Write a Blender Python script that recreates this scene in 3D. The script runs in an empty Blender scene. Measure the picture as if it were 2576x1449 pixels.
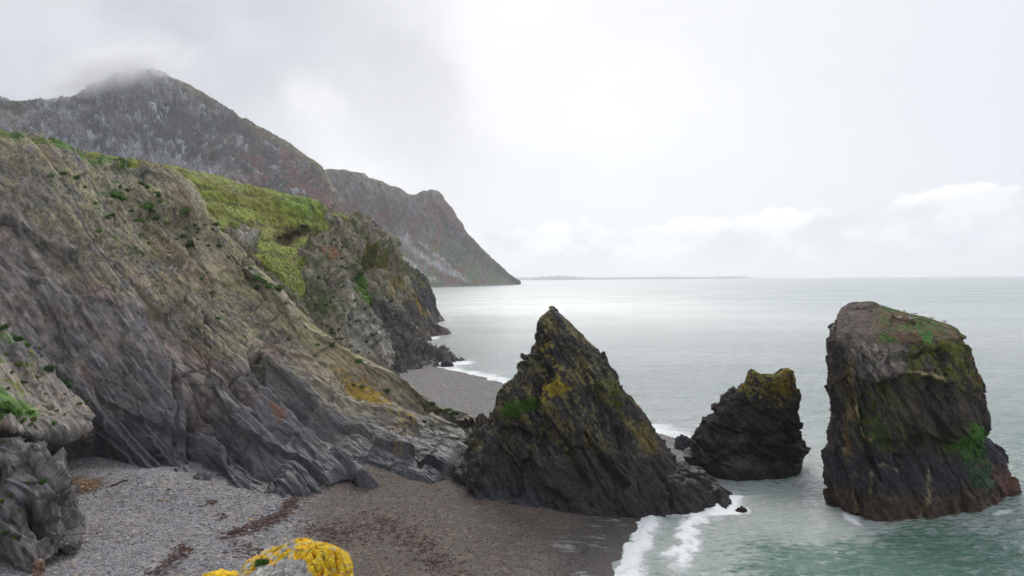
import bpy, math, random
import numpy as np
from mathutils import Vector, Matrix, Euler
from mathutils.bvhtree import BVHTree

# ------------------------------------------------------------------ camera, sky, sun
S = bpy.context.scene
COL = S.collection
F = 1860.0                     # focal length in units of a 2576-wide picture
CX, CY = 1288.0, 724.5
CAMZ = 25.0
PITCH = math.atan((CY - 700.0) / F)
ROLL = math.radians(-0.42)
Rm = Matrix.Rotation(math.pi / 2 - PITCH, 3, 'X') @ Matrix.Rotation(ROLL, 3, 'Z')
cam = bpy.data.cameras.new('camera')
cam.sensor_width = 36.0
cam.lens = 36.0 * F / 2576.0
cam.clip_start = 0.5
cam.clip_end = 40000
camo = bpy.data.objects.new('camera', cam)
COL.objects.link(camo)
camo.location = (0, 0, CAMZ)
camo.rotation_euler = Rm.to_euler()
S.camera = camo
R = np.array(Rm)

S.view_settings.view_transform = 'Standard'
S.view_settings.look = 'None'
S.view_settings.exposure = 0.42
S.view_settings.gamma = 1.0
S.cycles.max_bounces = 12
S.cycles.diffuse_bounces = 3
S.cycles.volume_bounces = 8
S.cycles.volume_step_rate = 1.0

SUN_EL, SUN_AZ = math.radians(38), math.radians(3)      # azimuth measured from +Y towards +X
sl = bpy.data.lights.new('sun', 'SUN')
sl.energy = 1.5
sl.angle = math.radians(22)
sl.color = (1.0, 0.965, 0.92)
so = bpy.data.objects.new('sun', sl)
COL.objects.link(so)
sd = Vector((math.sin(SUN_AZ) * math.cos(SUN_EL), math.cos(SUN_AZ) * math.cos(SUN_EL), math.sin(SUN_EL)))
so.rotation_euler = sd.to_track_quat('Z', 'Y').to_euler()
so.location = (0, 0, 300)


class NT:
    """small helper for building node graphs"""
    def __init__(s, tree):
        s.t = tree
        s.n = tree.nodes
        s.l = tree.links

    def node(s, typ, ins=None, **props):
        n = s.n.new(typ)
        for k, v in props.items():
            setattr(n, k, v)
        for k, v in (ins or {}).items():
            sock = n.inputs[k]
            if hasattr(v, 'is_output'):
                s.l.new(v, sock)
            else:
                sock.default_value = v
        return n

    def m(s, op, a, b=0.0, c=0.0, clamp=False):
        n = s.n.new('ShaderNodeMath')
        n.operation = op
        n.use_clamp = clamp
        for i, v in enumerate((a, b, c)):
            if hasattr(v, 'is_output'):
                s.l.new(v, n.inputs[i])
            else:
                n.inputs[i].default_value = v
        return n.outputs[0]

    def ss(s, v, a, b, lo=0.0, hi=1.0):
        n = s.n.new('ShaderNodeMapRange')
        n.interpolation_type = 'SMOOTHSTEP'
        for i, q in enumerate((v, a, b, lo, hi)):
            if hasattr(q, 'is_output'):
                s.l.new(q, n.inputs[i])
            else:
                n.inputs[i].default_value = q
        return n.outputs[0]

    def mix(s, f, a, b, mode='MIX'):
        n = s.n.new('ShaderNodeMix')
        n.data_type = 'RGBA'
        n.blend_type = mode
        for i, q in ((0, f), (6, a), (7, b)):
            if hasattr(q, 'is_output'):
                s.l.new(q, n.inputs[i])
            else:
                if i and len(q) == 3:
                    q = (*q, 1)
                n.inputs[i].default_value = q
        return n.outputs[2]

    def noise(s, vec, scale, detail=4, rough=0.55, dim='3D'):
        n = s.n.new('ShaderNodeTexNoise')
        n.noise_dimensions = dim
        s.l.new(vec, n.inputs['Vector'])
        n.inputs['Scale'].default_value = scale
        n.inputs['Detail'].default_value = detail
        n.inputs['Roughness'].default_value = rough
        return n.outputs['Fac']


def px_dir(x, y):
    return R @ np.array([(x - CX) / F, -(y - CY) / F, -1.0])


def px_azel(x, y):
    d = px_dir(x, y)
    return math.atan2(d[0], d[1]), math.atan2(d[2], math.hypot(d[0], d[1]))


W = bpy.data.worlds.new('World')
S.world = W
W.use_nodes = True
W.node_tree.nodes.clear()
w = NT(W.node_tree)
tc = w.node('ShaderNodeTexCoord').outputs['Generated']
sep = w.node('ShaderNodeSeparateXYZ', {0: tc})
dx, dy, dz = sep.outputs
az = w.m('ARCTAN2', dx, dy)
el = w.m('ARCSINE', dz)
ae = w.node('ShaderNodeCombineXYZ', {0: az, 1: el, 2: 0.0}).outputs[0]


def gauss(x, y, sx, sy, a=None, e=None):
    """soft blob on the sky dome around a direction; sizes in radians"""
    a0, e0 = px_azel(x, y)
    u = w.m('DIVIDE', w.m('SUBTRACT', a or az, a0), sx)
    v = w.m('DIVIDE', w.m('SUBTRACT', e or el, e0), sy)
    q = w.m('ADD', w.m('MULTIPLY', u, u), w.m('MULTIPLY', v, v))
    return w.m('POWER', 2.71828, w.m('MULTIPLY', q, -1.0))


# directions are warped by noise so that no cloud edge is smooth
nw = w.node('ShaderNodeTexNoise', {'Vector': tc, 'Scale': 4.0, 'Detail': 6.0, 'Roughness': 0.6})
nws = w.node('ShaderNodeSeparateColor', {0: nw.outputs['Color']})
nw2 = w.node('ShaderNodeSeparateColor', {0: w.node('ShaderNodeTexNoise', {'Vector': tc, 'Scale': 1.7, 'Detail': 3.0}).outputs['Color']}).outputs[0]
azw = w.m('ADD', az, w.m('ADD', w.m('MULTIPLY', w.m('SUBTRACT', nws.outputs[0], 0.5), 0.34), w.m('MULTIPLY', w.m('SUBTRACT', nw2, 0.5), 0.45)))
elw = w.m('ADD', el, w.m('MULTIPLY', w.m('SUBTRACT', nws.outputs[1], 0.5), 0.22))
back = w.ss(dy, -0.5, 0.6)                               # unseen sky behind the camera, dimmed to deepen the backlit contrast
col = w.mix(back, (0.36, 0.38, 0.42), (0.68, 0.685, 0.695))
side = w.ss(az, 0.25, 0.75)
col = w.mix(side, col, (0.61, 0.635, 0.68))
glow = gauss(1420, 230, 0.22, 0.20, azw, elw)
col = w.mix(w.m('MULTIPLY', glow, 0.85), col, (0.775, 0.775, 0.77))
left = w.m('MULTIPLY', w.ss(w.m('SUBTRACT', azw, w.m('MULTIPLY', w.m('SUBTRACT', elw, 0.22), 0.35)), 0.02, -0.34), w.ss(elw, 0.06, 0.20))
fb = w.noise(tc, 3.2, 7, 0.55)
greycol = w.mix(w.ss(fb, 0.33, 0.68), (0.30, 0.315, 0.35), (0.55, 0.56, 0.585))
col = w.mix(w.m('MULTIPLY', left, w.m('MULTIPLY', 0.93, back)), col, greycol)
tongue = w.m('ADD', gauss(1070, 300, 0.08, 0.10, azw, elw), gauss(960, 100, 0.12, 0.10, azw, elw), clamp=True)
col = w.mix(w.m('MULTIPLY', tongue, 0.5), col, (0.50, 0.505, 0.53))
hole = w.m('ADD', gauss(880, 340, 0.085, 0.055, azw, elw), gauss(900, 225, 0.04, 0.03, azw, elw), clamp=True)
col = w.mix(w.m('MULTIPLY', hole, 0.5), col, (0.82, 0.82, 0.82))
hole2 = gauss(930, 410, 0.09, 0.035, azw, elw)
col = w.mix(w.m('MULTIPLY', hole2, 0.6), col, (0.88, 0.88, 0.885))
# broad soft streaks over the whole sky
st = w.node('ShaderNodeCombineXYZ', {0: w.m('MULTIPLY', az, 2.2), 1: w.m('MULTIPLY', el, 7.0), 2: 3.3}).outputs[0]
stn = w.noise(st, 1.6, 6, 0.55)
col = w.mix(w.ss(stn, 0.35, 0.7, 0.0, 0.3), col, (0.60, 0.62, 0.66))
# bank of cumulus low over the sea
cv = w.node('ShaderNodeCombineXYZ', {0: w.m('MULTIPLY', az, 1.0), 1: w.m('MULTIPLY', el, 1.6), 2: 7.1}).outputs[0]
cn = w.noise(cv, 11.0, 8, 0.6)
top1 = w.m('ADD', 0.030, w.m('MULTIPLY', cn, 0.085))
top1 = w.m('ADD', top1, w.m('MULTIPLY', w.ss(az, 0.25, 0.65), 0.035))
inb = w.ss(w.m('SUBTRACT', top1, el), -0.002, 0.010)
puff = w.ss(cn, 0.40, 0.62)
ccol = w.mix(puff, (0.56, 0.57, 0.60), (0.86, 0.86, 0.87))
ccol = w.mix(w.ss(el, 0.045, 0.0), ccol, (0.72, 0.725, 0.74))
ccol = w.mix(w.m('MULTIPLY', side, .5), ccol, (0.62, 0.64, 0.68))
rim = w.m('MULTIPLY', inb, w.ss(w.m('SUBTRACT', top1, el), 0.022, 0.004))
col = w.mix(w.m('MULTIPLY', inb, 0.8), col, ccol)
col = w.mix(w.m('MULTIPLY', w.m('MULTIPLY', rim, puff), 0.85), col, (1.0, 1.0, 1.0))
dk = gauss(1225, 590, 0.020, 0.022, azw, elw)
col = w.mix(w.m('MULTIPLY', gauss(1225, 592, 0.028, 0.022), w.m('MULTIPLY', w.ss(cn, 0.42, 0.6), 0.5)), col, (0.62, 0.63, 0.65))
sky = w.node('ShaderNodeTexSky', sky_type='NISHITA', sun_disc=False, sun_elevation=SUN_EL, sun_rotation=SUN_AZ)
bg1 = w.node('ShaderNodeBackground', {0: sky.outputs[0], 1: 0.1}).outputs[0]
bg2 = w.node('ShaderNodeBackground', {0: col, 1: 1.0}).outputs[0]
mx = w.node('ShaderNodeMixShader', {0: 0.95, 1: bg1, 2: bg2}).outputs[0]
w.node('ShaderNodeOutputWorld', {0: mx})

# ------------------------------------------------------------------ helpers


def C(r, g, b):
    return np.array([((v / 255) / 12.92 if v <= 10 else ((v / 255 + 0.055) / 1.055) ** 2.4) for v in (r, g, b)])


def P(x, y, D):
    """point seen at picture position (x, y) at world depth Y = D"""
    d = px_dir(x, y)
    k = D / d[1]
    return np.array([d[0] * k, D, CAMZ + d[2] * k])


def PZ(x, y, z=0.0):
    d = px_dir(x, y)
    k = (z - CAMZ) / d[2]
    return np.array([d[0] * k, d[1] * k, z])


def proj(V):
    q = (V - np.array([0, 0, CAMZ])) @ R
    dd = np.maximum(-q[..., 2], 1e-3)
    return q[..., 0] / dd * F + CX, -q[..., 1] / dd * F + CY


rng = np.random.default_rng(7)
_perm = rng.permutation(4096).astype(np.int64)
_grad = rng.normal(size=(4096, 3))
_grad /= np.linalg.norm(_grad, axis=1)[:, None]
_rand = rng.random((4096, 3))


def _h(ix, iy, iz):
    return _perm[(_perm[(_perm[ix & 4095] + iy) & 4095] + iz) & 4095]


def perlin(V):
    V = np.asarray(V, dtype=np.float64)
    i = np.floor(V).astype(np.int64)
    f = V - i
    u = f * f * f * (f * (f * 6 - 15) + 10)
    out = 0
    for a in (0, 1):
        for b in (0, 1):
            for c in (0, 1):
                g = _grad[_h(i[:, 0] + a, i[:, 1] + b, i[:, 2] + c)]
                d = g[:, 0] * (f[:, 0] - a) + g[:, 1] * (f[:, 1] - b) + g[:, 2] * (f[:, 2] - c)
                wt = (u[:, 0] if a else 1 - u[:, 0]) * (u[:, 1] if b else 1 - u[:, 1]) * (u[:, 2] if c else 1 - u[:, 2])
                out = out + d * wt
    return out * 1.5


def fbm(V, o=4, g=0.5, l=2.03):
    s, a = 0, 1.0
    for k in range(o):
        s = s + a * perlin(V + 17.3 * k)
        V = V * l
        a *= g
    return s


def ridged(V, o=4, g=0.5):
    s, a = 0, 1.0
    for k in range(o):
        s = s + a * (1 - np.abs(perlin(V + 9.1 * k)) * 2)
        V = V * 2.07
        a *= g
    return s


def worley(V):
    """distance to nearest, second nearest feature point and the random numbers of the nearest cell"""
    i = np.floor(V).astype(np.int64)
    f = V - i
    d1 = np.full(len(V), 9.0)
    d2 = np.full(len(V), 9.0)
    rid = np.zeros(len(V), np.int64)
    for a in (-1, 0, 1):
        for b in (-1, 0, 1):
            for c in (-1, 0, 1):
                h = _h(i[:, 0] + a, i[:, 1] + b, i[:, 2] + c)
                p = _rand[h]
                d = (p[:, 0] + a - f[:, 0]) ** 2 + (p[:, 1] + b - f[:, 1]) ** 2 + (p[:, 2] + c - f[:, 2]) ** 2
                n = d < d1
                d2 = np.where(n, d1, np.minimum(d2, d))
                rid = np.where(n, h, rid)
                d1 = np.where(n, d, d1)
    return np.sqrt(d1), np.sqrt(d2), _rand[(rid * 7 + 3) & 4095]


def sst(x, a, b):
    t = np.clip((x - a) / (b - a), 0, 1)
    return t * t * (3 - 2 * t)


def seg_dist(X, Y, pts):
    """distance to a polyline, side sign (+ = right-hand of the travel direction as drawn), position 0..1"""
    best = np.full(X.shape, 1e9)
    sg = np.zeros(X.shape)
    pos = np.zeros(X.shape)
    n = len(pts) - 1
    for k in range(n):
        ax, ay = pts[k][:2]
        bx, by = pts[k + 1][:2]
        ux, uy = bx - ax, by - ay
        t = np.clip(((X - ax) * ux + (Y - ay) * uy) / (ux * ux + uy * uy), 0, 1)
        ex, ey = X - ax - t * ux, Y - ay - t * uy
        d = np.hypot(ex, ey)
        m = d < best
        best = np.where(m, d, best)
        sg = np.where(m, np.sign(ux * ey - uy * ex), sg)
        pos = np.where(m, (k + t) / n, pos)
    return best, sg, pos


def poly_sd(X, Y, pts):
    """signed distance to a polygon, negative inside"""
    d, _, _ = seg_dist(X, Y, list(pts) + [pts[0]])
    ins = np.zeros(X.shape, bool)
    n = len(pts)
    for k in range(n):
        x1, y1 = pts[k]
        x2, y2 = pts[(k + 1) % n]
        c = ((y1 > Y) != (y2 > Y)) & (X < (x2 - x1) * (Y - y1) / ((y2 - y1) + 1e-9) + x1)
        ins ^= c
    return np.where(ins, -d, d)


def cr(net, n):
    """Catmull-Rom resampling of net along axis 0 to n samples"""
    net = np.asarray(net, float)
    k = len(net)
    ext = np.concatenate([2 * net[:1] - net[1:2], net, 2 * net[-1:] - net[-2:-1]])
    t = np.linspace(0, k - 1 - 1e-9, n)
    i = t.astype(int)
    f = (t - i).reshape(-1, *([1] * (net.ndim - 1)))
    p0, p1, p2, p3 = ext[i], ext[i + 1], ext[i + 2], ext[i + 3]
    # tension lowered a little to keep overshoot away
    m1, m2 = 0.42 * (p2 - p0), 0.42 * (p3 - p1)
    f2, f3 = f * f, f * f * f
    return (2 * f3 - 3 * f2 + 1) * p1 + (f3 - 2 * f2 + f) * m1 + (-2 * f3 + 3 * f2) * p2 + (f3 - f2) * m2


def patch(cols, nr, nc):
    """cols: list of columns, each a list of points (top to foot). returns grid (nr, nc, 3)"""
    net = np.array(cols, float).transpose(1, 0, 2)       # rows, cols, 3
    g = cr(net, nr)                                      # nr, cols, 3
    return cr(g.transpose(1, 0, 2), nc).transpose(1, 0, 2)


def grid_normals(G):
    du = np.gradient(G, axis=1)
    dv = np.gradient(G, axis=0)
    n = np.cross(du, dv)
    n /= np.linalg.norm(n, axis=2)[..., None] + 1e-12
    return n


def link(name, V, faces, mat, parent=None, smooth=True, col=None, wet=None, extra=None):
    me = bpy.data.meshes.new(name)
    V = np.asarray(V, np.float32)
    faces = np.asarray(faces, np.int32)
    n, k = faces.shape
    me.vertices.add(len(V))
    me.vertices.foreach_set('co', V.ravel())
    me.loops.add(n * k)
    me.loops.foreach_set('vertex_index', faces.ravel())
    me.polygons.add(n)
    me.polygons.foreach_set('loop_start', np.arange(0, n * k, k, dtype=np.int32))
    me.polygons.foreach_set('loop_total', np.full(n, k, np.int32))
    me.polygons.foreach_set('use_smooth', np.full(n, smooth, bool))
    me.update(calc_edges=True)
    me.validate()
    if col is not None:
        a = me.attributes.new('col', 'FLOAT_COLOR', 'POINT')
        c4 = np.ones((len(V), 4), np.float32)
        c4[:, :3] = np.clip(col, 0.004, 0.95)
        a.data.foreach_set('color', c4.ravel())
    if wet is not None:
        a = me.attributes.new('wet', 'FLOAT', 'POINT')
        a.data.foreach_set('value', np.asarray(wet, np.float32))
    for kx, v in (extra or {}).items():
        a = me.attributes.new(kx, 'FLOAT', 'POINT')
        a.data.foreach_set('value', np.asarray(v, np.float32))
    me.materials.append(mat)
    o = bpy.data.objects.new(name, me)
    COL.objects.link(o)
    if parent:
        o.parent = parent
    return o


def gfaces(nr, nc, wrap=False):
    i = np.arange(nr - 1)[:, None]
    j = np.arange(nc if wrap else nc - 1)[None, :]
    j2 = (j + 1) % nc
    return np.stack([i * nc + j, i * nc + j2, (i + 1) * nc + j2, (i + 1) * nc + j], -1).reshape(-1, 4)


def tag(o, label=None, cat=None, group=None, kind=None):
    if label:
        o['label'] = label
    if cat:
        o['category'] = cat
    if group:
        o['group'] = group
    if kind:
        o['kind'] = kind
    return o


def trees(*objs):
    vs, fs, k = [], [], 0
    for o in objs:
        me = o.data
        v = np.empty(len(me.vertices) * 3, np.float32)
        me.vertices.foreach_get('co', v)
        v = v.reshape(-1, 3)
        f = [tuple(i + k for i in p.vertices) for p in me.polygons]
        vs += [tuple(q) for q in v.tolist()]
        fs += f
        k += len(v)
    return BVHTree.FromPolygons(vs, fs)


def hit(bvh, x, y):
    d = Vector(px_dir(x, y)).normalized()
    r = bvh.ray_cast(Vector((0, 0, CAMZ)), d, 5000)
    return r[0], r[1]


def mixc(c, m, colr):
    m = np.clip(m, 0, 1)[:, None]
    return c * (1 - m) + np.asarray(colr) * m


def frame(l, n):
    l = np.array(l, float)
    l /= np.linalg.norm(l)
    n = np.array(n, float)
    n -= l * (n @ l)
    n /= np.linalg.norm(n)
    return l, n, np.cross(n, l)


def facets(V, fr, sa, sb, sc, seed=0.0, tilt=1.0, warp=.22):
    """flat broken plates: every cell of a stretched cell pattern gets its own level and its own tilt"""
    l, n, m = fr
    Q = np.stack([V @ l / sa, V @ n / sb, V @ m / sc], 1) + seed
    Q = Q + warp * np.stack([perlin(Q * 1.1 + 5), perlin(Q * 1.1 + 15), perlin(Q * 1.1 + 25)], 1)
    i = np.floor(Q).astype(np.int64)
    f = Q - i
    d1 = np.full(len(V), 9.0)
    out = np.zeros(len(V))
    for a in (-1, 0, 1):
        for b in (-1, 0, 1):
            for c_ in (-1, 0, 1):
                h = _h(i[:, 0] + a, i[:, 1] + b, i[:, 2] + c_)
                p = _rand[h]
                ex, ey, ez = f[:, 0] - p[:, 0] - a, f[:, 1] - p[:, 1] - b, f[:, 2] - p[:, 2] - c_
                dd = ex * ex + ey * ey + ez * ez
                t = _rand[(h * 5 + 11) & 4095]
                val = (t[:, 0] - .5) + tilt * ((t[:, 1] - .5) * ex * .8 + (t[:, 2] - .5) * ez * 1.2 + (t[:, 0] - .5) * ey)
                k_ = dd < d1
                out = np.where(k_, val, out)
                d1 = np.where(k_, dd, d1)
    return out


# ------------------------------------------------------------------ materials
def rock_mat(name, s1=3.0, s2=14.0, bump=0.5, dist=0.12, rough=0.88, wetrough=0.42, var=0.45, run=(0.7, -0.5, -0.5), stretch=5.0):
    m = bpy.data.materials.new(name)
    m.use_nodes = True
    m.node_tree.nodes.clear()
    k = NT(m.node_tree)
    tc = k.node('ShaderNodeTexCoord').outputs['Object']
    c = k.node('ShaderNodeAttribute', attribute_name='col').outputs['Color']
    wt = k.node('ShaderNodeAttribute', attribute_name='wet').outputs['Fac']
    l_, n_, m_ = frame(run, (0.3, -0.6, 0.7))
    dots = [k.node('ShaderNodeVectorMath', {0: tc, 1: tuple(q / sc_)}, operation='DOT_PRODUCT').outputs['Value'] for q, sc_ in ((l_, stretch), (n_, 1.0), (m_, 1.0))]
    tv = k.node('ShaderNodeCombineXYZ', {0: dots[0], 1: dots[1], 2: dots[2]}).outputs[0]
    n1 = k.noise(tv, s1, 6, 0.68)
    n2 = k.noise(tv, s2, 4, 0.65)
    v = k.m('ADD', k.ss(n1, 0.30, 0.70, 1 - var, 1 + var), k.ss(n2, 0.3, 0.7, -var * 0.5, var * 0.5))
    vv = k.node('ShaderNodeCombineXYZ', {0: v, 1: v, 2: v}).outputs[0]
    cc = k.mix(1.0, c, vv, 'MULTIPLY')
    hgt = k.m('ADD', n1, k.m('MULTIPLY', n2, 0.4))
    b = k.node('ShaderNodeBump', {'Strength': bump, 'Distance': dist, 'Height': hgt}).outputs[0]
    r = k.m('SUBTRACT', rough, k.m('MULTIPLY', wt, rough - wetrough))
    bs = k.node('ShaderNodeBsdfPrincipled', {'Base Color': cc, 'Roughness': r, 'Normal': b, 'Specular IOR Level': 0.35})
    k.node('ShaderNodeOutputMaterial', {0: bs.outputs[0]})
    return m


M_slab = rock_mat('slab_rock', 1.6, 7.0, 0.75, 0.22, run=(30, -24, -20), stretch=6)
M_stack = rock_mat('dark_rock', 1.5, 6.0, 1.0, 0.4, run=(.55, -.12, -.83), stretch=5)
M_far = rock_mat('distant_rock', 0.10, 0.4, 1.0, 5.0, var=0.5, run=(.3, -.4, -.85), stretch=3)
M_mid = rock_mat('headland_rock', 0.8, 3.2, 0.9, 0.6, run=(.5, -.4, -.75), stretch=4)
M_near = rock_mat('lichen_rock', 12, 60, 0.35, 0.02, run=(.12, -.2, -.95), stretch=2.5)


def simple_mat(name, colr, rough=0.8, var=0.3, scale=20.0, spec=0.3):
    m = bpy.data.materials.new(name)
    m.use_nodes = True
    m.node_tree.nodes.clear()
    k = NT(m.node_tree)
    tc = k.node('ShaderNodeTexCoord').outputs['Object']
    n = k.noise(tc, scale, 4, 0.6)
    v = k.ss(n, 0.3, 0.7, 1 - var, 1 + var)
    vv = k.node('ShaderNodeCombineXYZ', {0: v, 1: v, 2: v}).outputs[0]
    cc = k.mix(1.0, tuple(colr), vv, 'MULTIPLY')
    b = k.node('ShaderNodeBump', {'Strength': 0.3, 'Distance': 0.02, 'Height': n}).outputs[0]
    bs = k.node('ShaderNodeBsdfPrincipled', {'Base Color': cc, 'Roughness': rough, 'Normal': b, 'Specular IOR Level': spec})
    k.node('ShaderNodeOutputMaterial', {0: bs.outputs[0]})
    return m


# ------------------------------------------------------------------ rock relief
def beds(V, fr, T, warp, stretch=6.0, seed=0.0):
    """saw-tooth bedding ledges: 0..1 ramps that run along the direction fr[0]"""
    l, n, m = fr
    a, b, c = V @ l, V @ n, V @ m
    Q = np.stack([a / stretch, b, c], 1)
    wv = fbm(Q / (T * 2.2) + seed, 3) * warp
    t = b / T + wv
    k = np.floor(t)
    f = t - k
    amp = _rand[(k.astype(np.int64) * 13 + int(seed * 7) + 50) & 4095][:, 0]
    return np.where(f < 0.86, f / 0.86, (1 - f) / 0.14) * (0.35 + 0.65 * amp)


def blocks(V, fr, sa, sb, sc, seed=0.0):
    l, n, m = fr
    Q = np.stack([V @ l / sa, V @ n / sb, V @ m / sc], 1) + seed
    Q = Q + 0.35 * np.stack([perlin(Q * 1.3 + 5), perlin(Q * 1.3 + 15), perlin(Q * 1.3 + 25)], 1)
    d1, d2, r = worley(Q)
    return r, sst(d2 - d1, 0.0, 0.12)


def masks_px(V):
    """picture-independent surface marks are laid out once from this base position"""
    return proj(V)


def facing(N, V):
    """flip a normal field so that it points up and out towards the cove"""
    s = np.sign(np.sum(N * (np.array([0, 0, CAMZ]) - V), axis=-1).mean())
    return N * s


GRASS = C(140, 150, 60)
GRASS2 = C(86, 96, 34)
GREEN = C(58, 104, 34)
OLIVE = C(122, 116, 88)
LICHEN = C(176, 142, 40)
RUST = C(122, 76, 52)
SLATE = C(112, 106, 103)
PALE = C(150, 140, 128)
DARKB = C(62, 63, 68)
BROWN = C(98, 84, 72)

# ------------------------------------------------------------------ the great tilted slab cliff
c1 = [
    [(-500, 310, 112), (-400, 600, 92), (-300, 900, 72), (-250, 1250, 60)],
    [(-250, 318, 116), (-150, 620, 97), (-50, 930, 79), (0, 1240, 69)],
    [(0, 336, 120), (80, 620, 102), (170, 960, 85), (250, 1215, 76)],
    [(150, 360, 124), (240, 620, 106), (350, 930, 88), (430, 1205, 75)],
    [(205, 385, 126), (350, 650, 110), (480, 960, 90), (560, 1228, 73.5)],
    [(290, 414, 130), (430, 660, 113), (570, 960, 90), (660, 1245, 72.5)],
    [(360, 418, 134), (510, 680, 114), (650, 975, 91), (760, 1225, 76)],
    [(438, 426, 136), (570, 700, 115), (720, 990, 93), (850, 1198, 81)],
    [(495, 500, 133), (640, 760, 114), (790, 1010, 95), (900, 1198, 82)],
    [(600, 592, 128), (730, 820, 112), (860, 1040, 96), (980, 1202, 83)],
    [(700, 690, 123), (810, 880, 110), (930, 1070, 96), (1075, 1205, 83.5)],
    [(790, 790, 119), (890, 940, 108), (990, 1080, 97), (1110, 1185, 86)],
    [(900, 868, 114), (980, 985, 106), (1060, 1090, 98), (1140, 1165, 89.5)],
    [(1000, 925, 111), (1060, 1015, 105), (1115, 1085, 99), (1168, 1152, 92)],
    [(1100, 1000, 106), (1142, 1055, 102), (1172, 1100, 99), (1198, 1132, 95)],
    [(1190, 1050, 100), (1208, 1078, 98.5), (1218, 1103, 97), (1226, 1137, 96)],
]
cols = []
for c in c1:
    p = [P(*q) for q in c]
    cr0 = p[0]
    back2 = cr0 + np.array([-6, 30, -26])
    back1 = cr0 + np.array([-2, 9, -2.5])
    foot = p[3] + np.array([1.2, -2.2, -5.0])
    cols.append([back2, back1] + p + [foot])
NR, NC = 640, 900
G = patch(cols, NR, NC)
# spread rows: most of them on the visible face
tt = np.interp(np.linspace(0, 1, NR), [0, 0.05, 0.95, 1], [0, 1.75 / 6, 5.2 / 6, 1])
ri = tt * (NR - 1)
r0 = np.clip(ri.astype(int), 0, NR - 2)
G = G[r0] * (1 - (ri - r0))[:, None, None] + G[r0 + 1] * (ri - r0)[:, None, None]
N = facing(grid_normals(G), G)
V = G.reshape(-1, 3)
N = N.reshape(-1, 3)
X, Y = masks_px(V)
uv = np.stack(np.meshgrid(np.linspace(0, 1, NC), tt, indexing='xy'), -1).reshape(-1, 2)
lin = np.array([30.0, -24.0, -20.0])
face_n = N.reshape(NR, NC, 3)[NR // 3:, 150:750].reshape(-1, 3).mean(0)
fr = frame(lin, face_n)
fr_c = (fr[0], fr[2], fr[1])          # bands counted across the face, running down the dip
# irregular picture coordinates used for outlines of marks and steps
wx = X + 9 * perlin(V / 5.0) + 5 * perlin(V / 1.6)
wy = Y + 9 * perlin(V / 5.0 + 40) + 5 * perlin(V / 1.6 + 40)
fade = sst(uv[:, 1], 0.10, 0.30)
d = -1.25 * (1 - sst(uv[:, 1], .45, .65)) + .5 * sst(X, 700, 1000) * sst(uv[:, 1], .48, .65) + .5 * fbm(V / 16.0, 2)
d += 1.1 * beds(V, fr_c, 7.5, 0.18, 12, 1.0) + 0.45 * beds(V, fr_c, 2.6, 0.4, 9, 3.0) + 0.14 * beds(V, fr_c, 0.9, 0.5, 7, 5.0)
d += 1.7 * facets(V, fr_c, 24, 7.0, 5.0, 3.0, 1.0, .08) + .5 * facets(V, fr_c, 9, 2.6, 1.6, 8.0, .6, .10) + .12 * facets(V, fr_c, 2.2, .8, .55, 4.0)
rb, eb = blocks(V, (fr[0], fr[2], fr[1]), 7.0, 1.7, 3.5, 2.0)
rb2, eb2 = blocks(V, (fr[0], fr[2], fr[1]), 2.6, 0.7, 1.5, 9.0)
Q = np.stack([V @ fr[0] / 3.5, V @ fr[1], V @ fr[2]], 1)
d += 0.09 * fbm(Q / 0.9, 4, 0.55)
Q2 = np.stack([V @ fr[0] / 2.2, V @ fr[1], V @ fr[2]], 1)
d -= 0.32 * sst(ridged(Q2 / 3.2 + 4, 3, 0.5), 1.35, 1.75)          # open joints


def step(pts, depth, width, fall, side=1):
    """the rock on one side of a line stands back by depth, fading with distance"""
    global d
    dd, sg, ps = seg_dist(wx, wy, pts)
    s = dd * sg * side
    endf = sst(ps, 0.0, 0.06) * sst(ps, 1.0, 0.94)
    d = d - depth * endf * sst(s, 0, width) * np.exp(-np.maximum(s, 0) / fall)


def crack(pts, depth, width):
    global d
    dd, sg, ps = seg_dist(wx, wy, pts)
    d = d - depth * np.exp(-(dd / width) ** 2) * sst(ps, 0.0, 0.1) * sst(ps, 1.0, 0.9)


# right-hand side of a line drawn downwards (on the picture) is its left on the rock face
step([(430, 560), (500, 660), (560, 770), (628, 855), (652, 925), (720, 1020), (830, 1165)], 4.2, 6, 85, -1)
step([(628, 850), (690, 843)], 2.6, 5, 60, 1)
step([(545, 560), (640, 690), (720, 790), (800, 880)], 2.0, 5, 60, -1)
step([(470, 1010), (466, 1080), (478, 1180)], 3.4, 5, 30, -1)
step([(470, 1010), (540, 1110), (600, 1180), (660, 1240)], 3.0, 5, 45, -1)
step([(520, 1090), (600, 1150), (700, 1225)], 1.2, 6, 30, -1)
step([(330, 790), (420, 900), (500, 1010), (560, 1080)], 1.8, 5, 80, -1)
step([(100, 860), (200, 950), (300, 1060), (420, 1200)], 1.6, 5, 70, -1)
step([(60, 900), (230, 1000), (330, 1130), (400, 1195)], 0.7, 6, 40, -1)
step([(760, 700), (840, 830), (960, 960), (1080, 1060)], 1.7, 5, 60, -1)
step([(850, 960), (960, 1080), (1060, 1190)], 1.5, 5, 60, -1)
step([(1060, 1010), (1130, 1090), (1180, 1130)], 0.7, 6, 40, -1)
rl = np.random.default_rng(21)
for q in range(34):
    x0 = rl.uniform(-40, 900)
    y0 = rl.uniform(400, 1000)
    if y0 < 380 + max(0, x0 - 350) * .95 + 40:
        continue
    L = rl.uniform(160, 460)
    a = rl.uniform(.80, .94)
    bend = rl.uniform(-14, 14)
    step([(x0, y0), (x0 + L * .5 * math.cos(a) + bend, y0 + L * .5 * math.sin(a)), (x0 + L * math.cos(a), y0 + L * math.sin(a))], rl.uniform(.5, 1.15), 3.5, rl.uniform(22, 50), -1)
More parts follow.
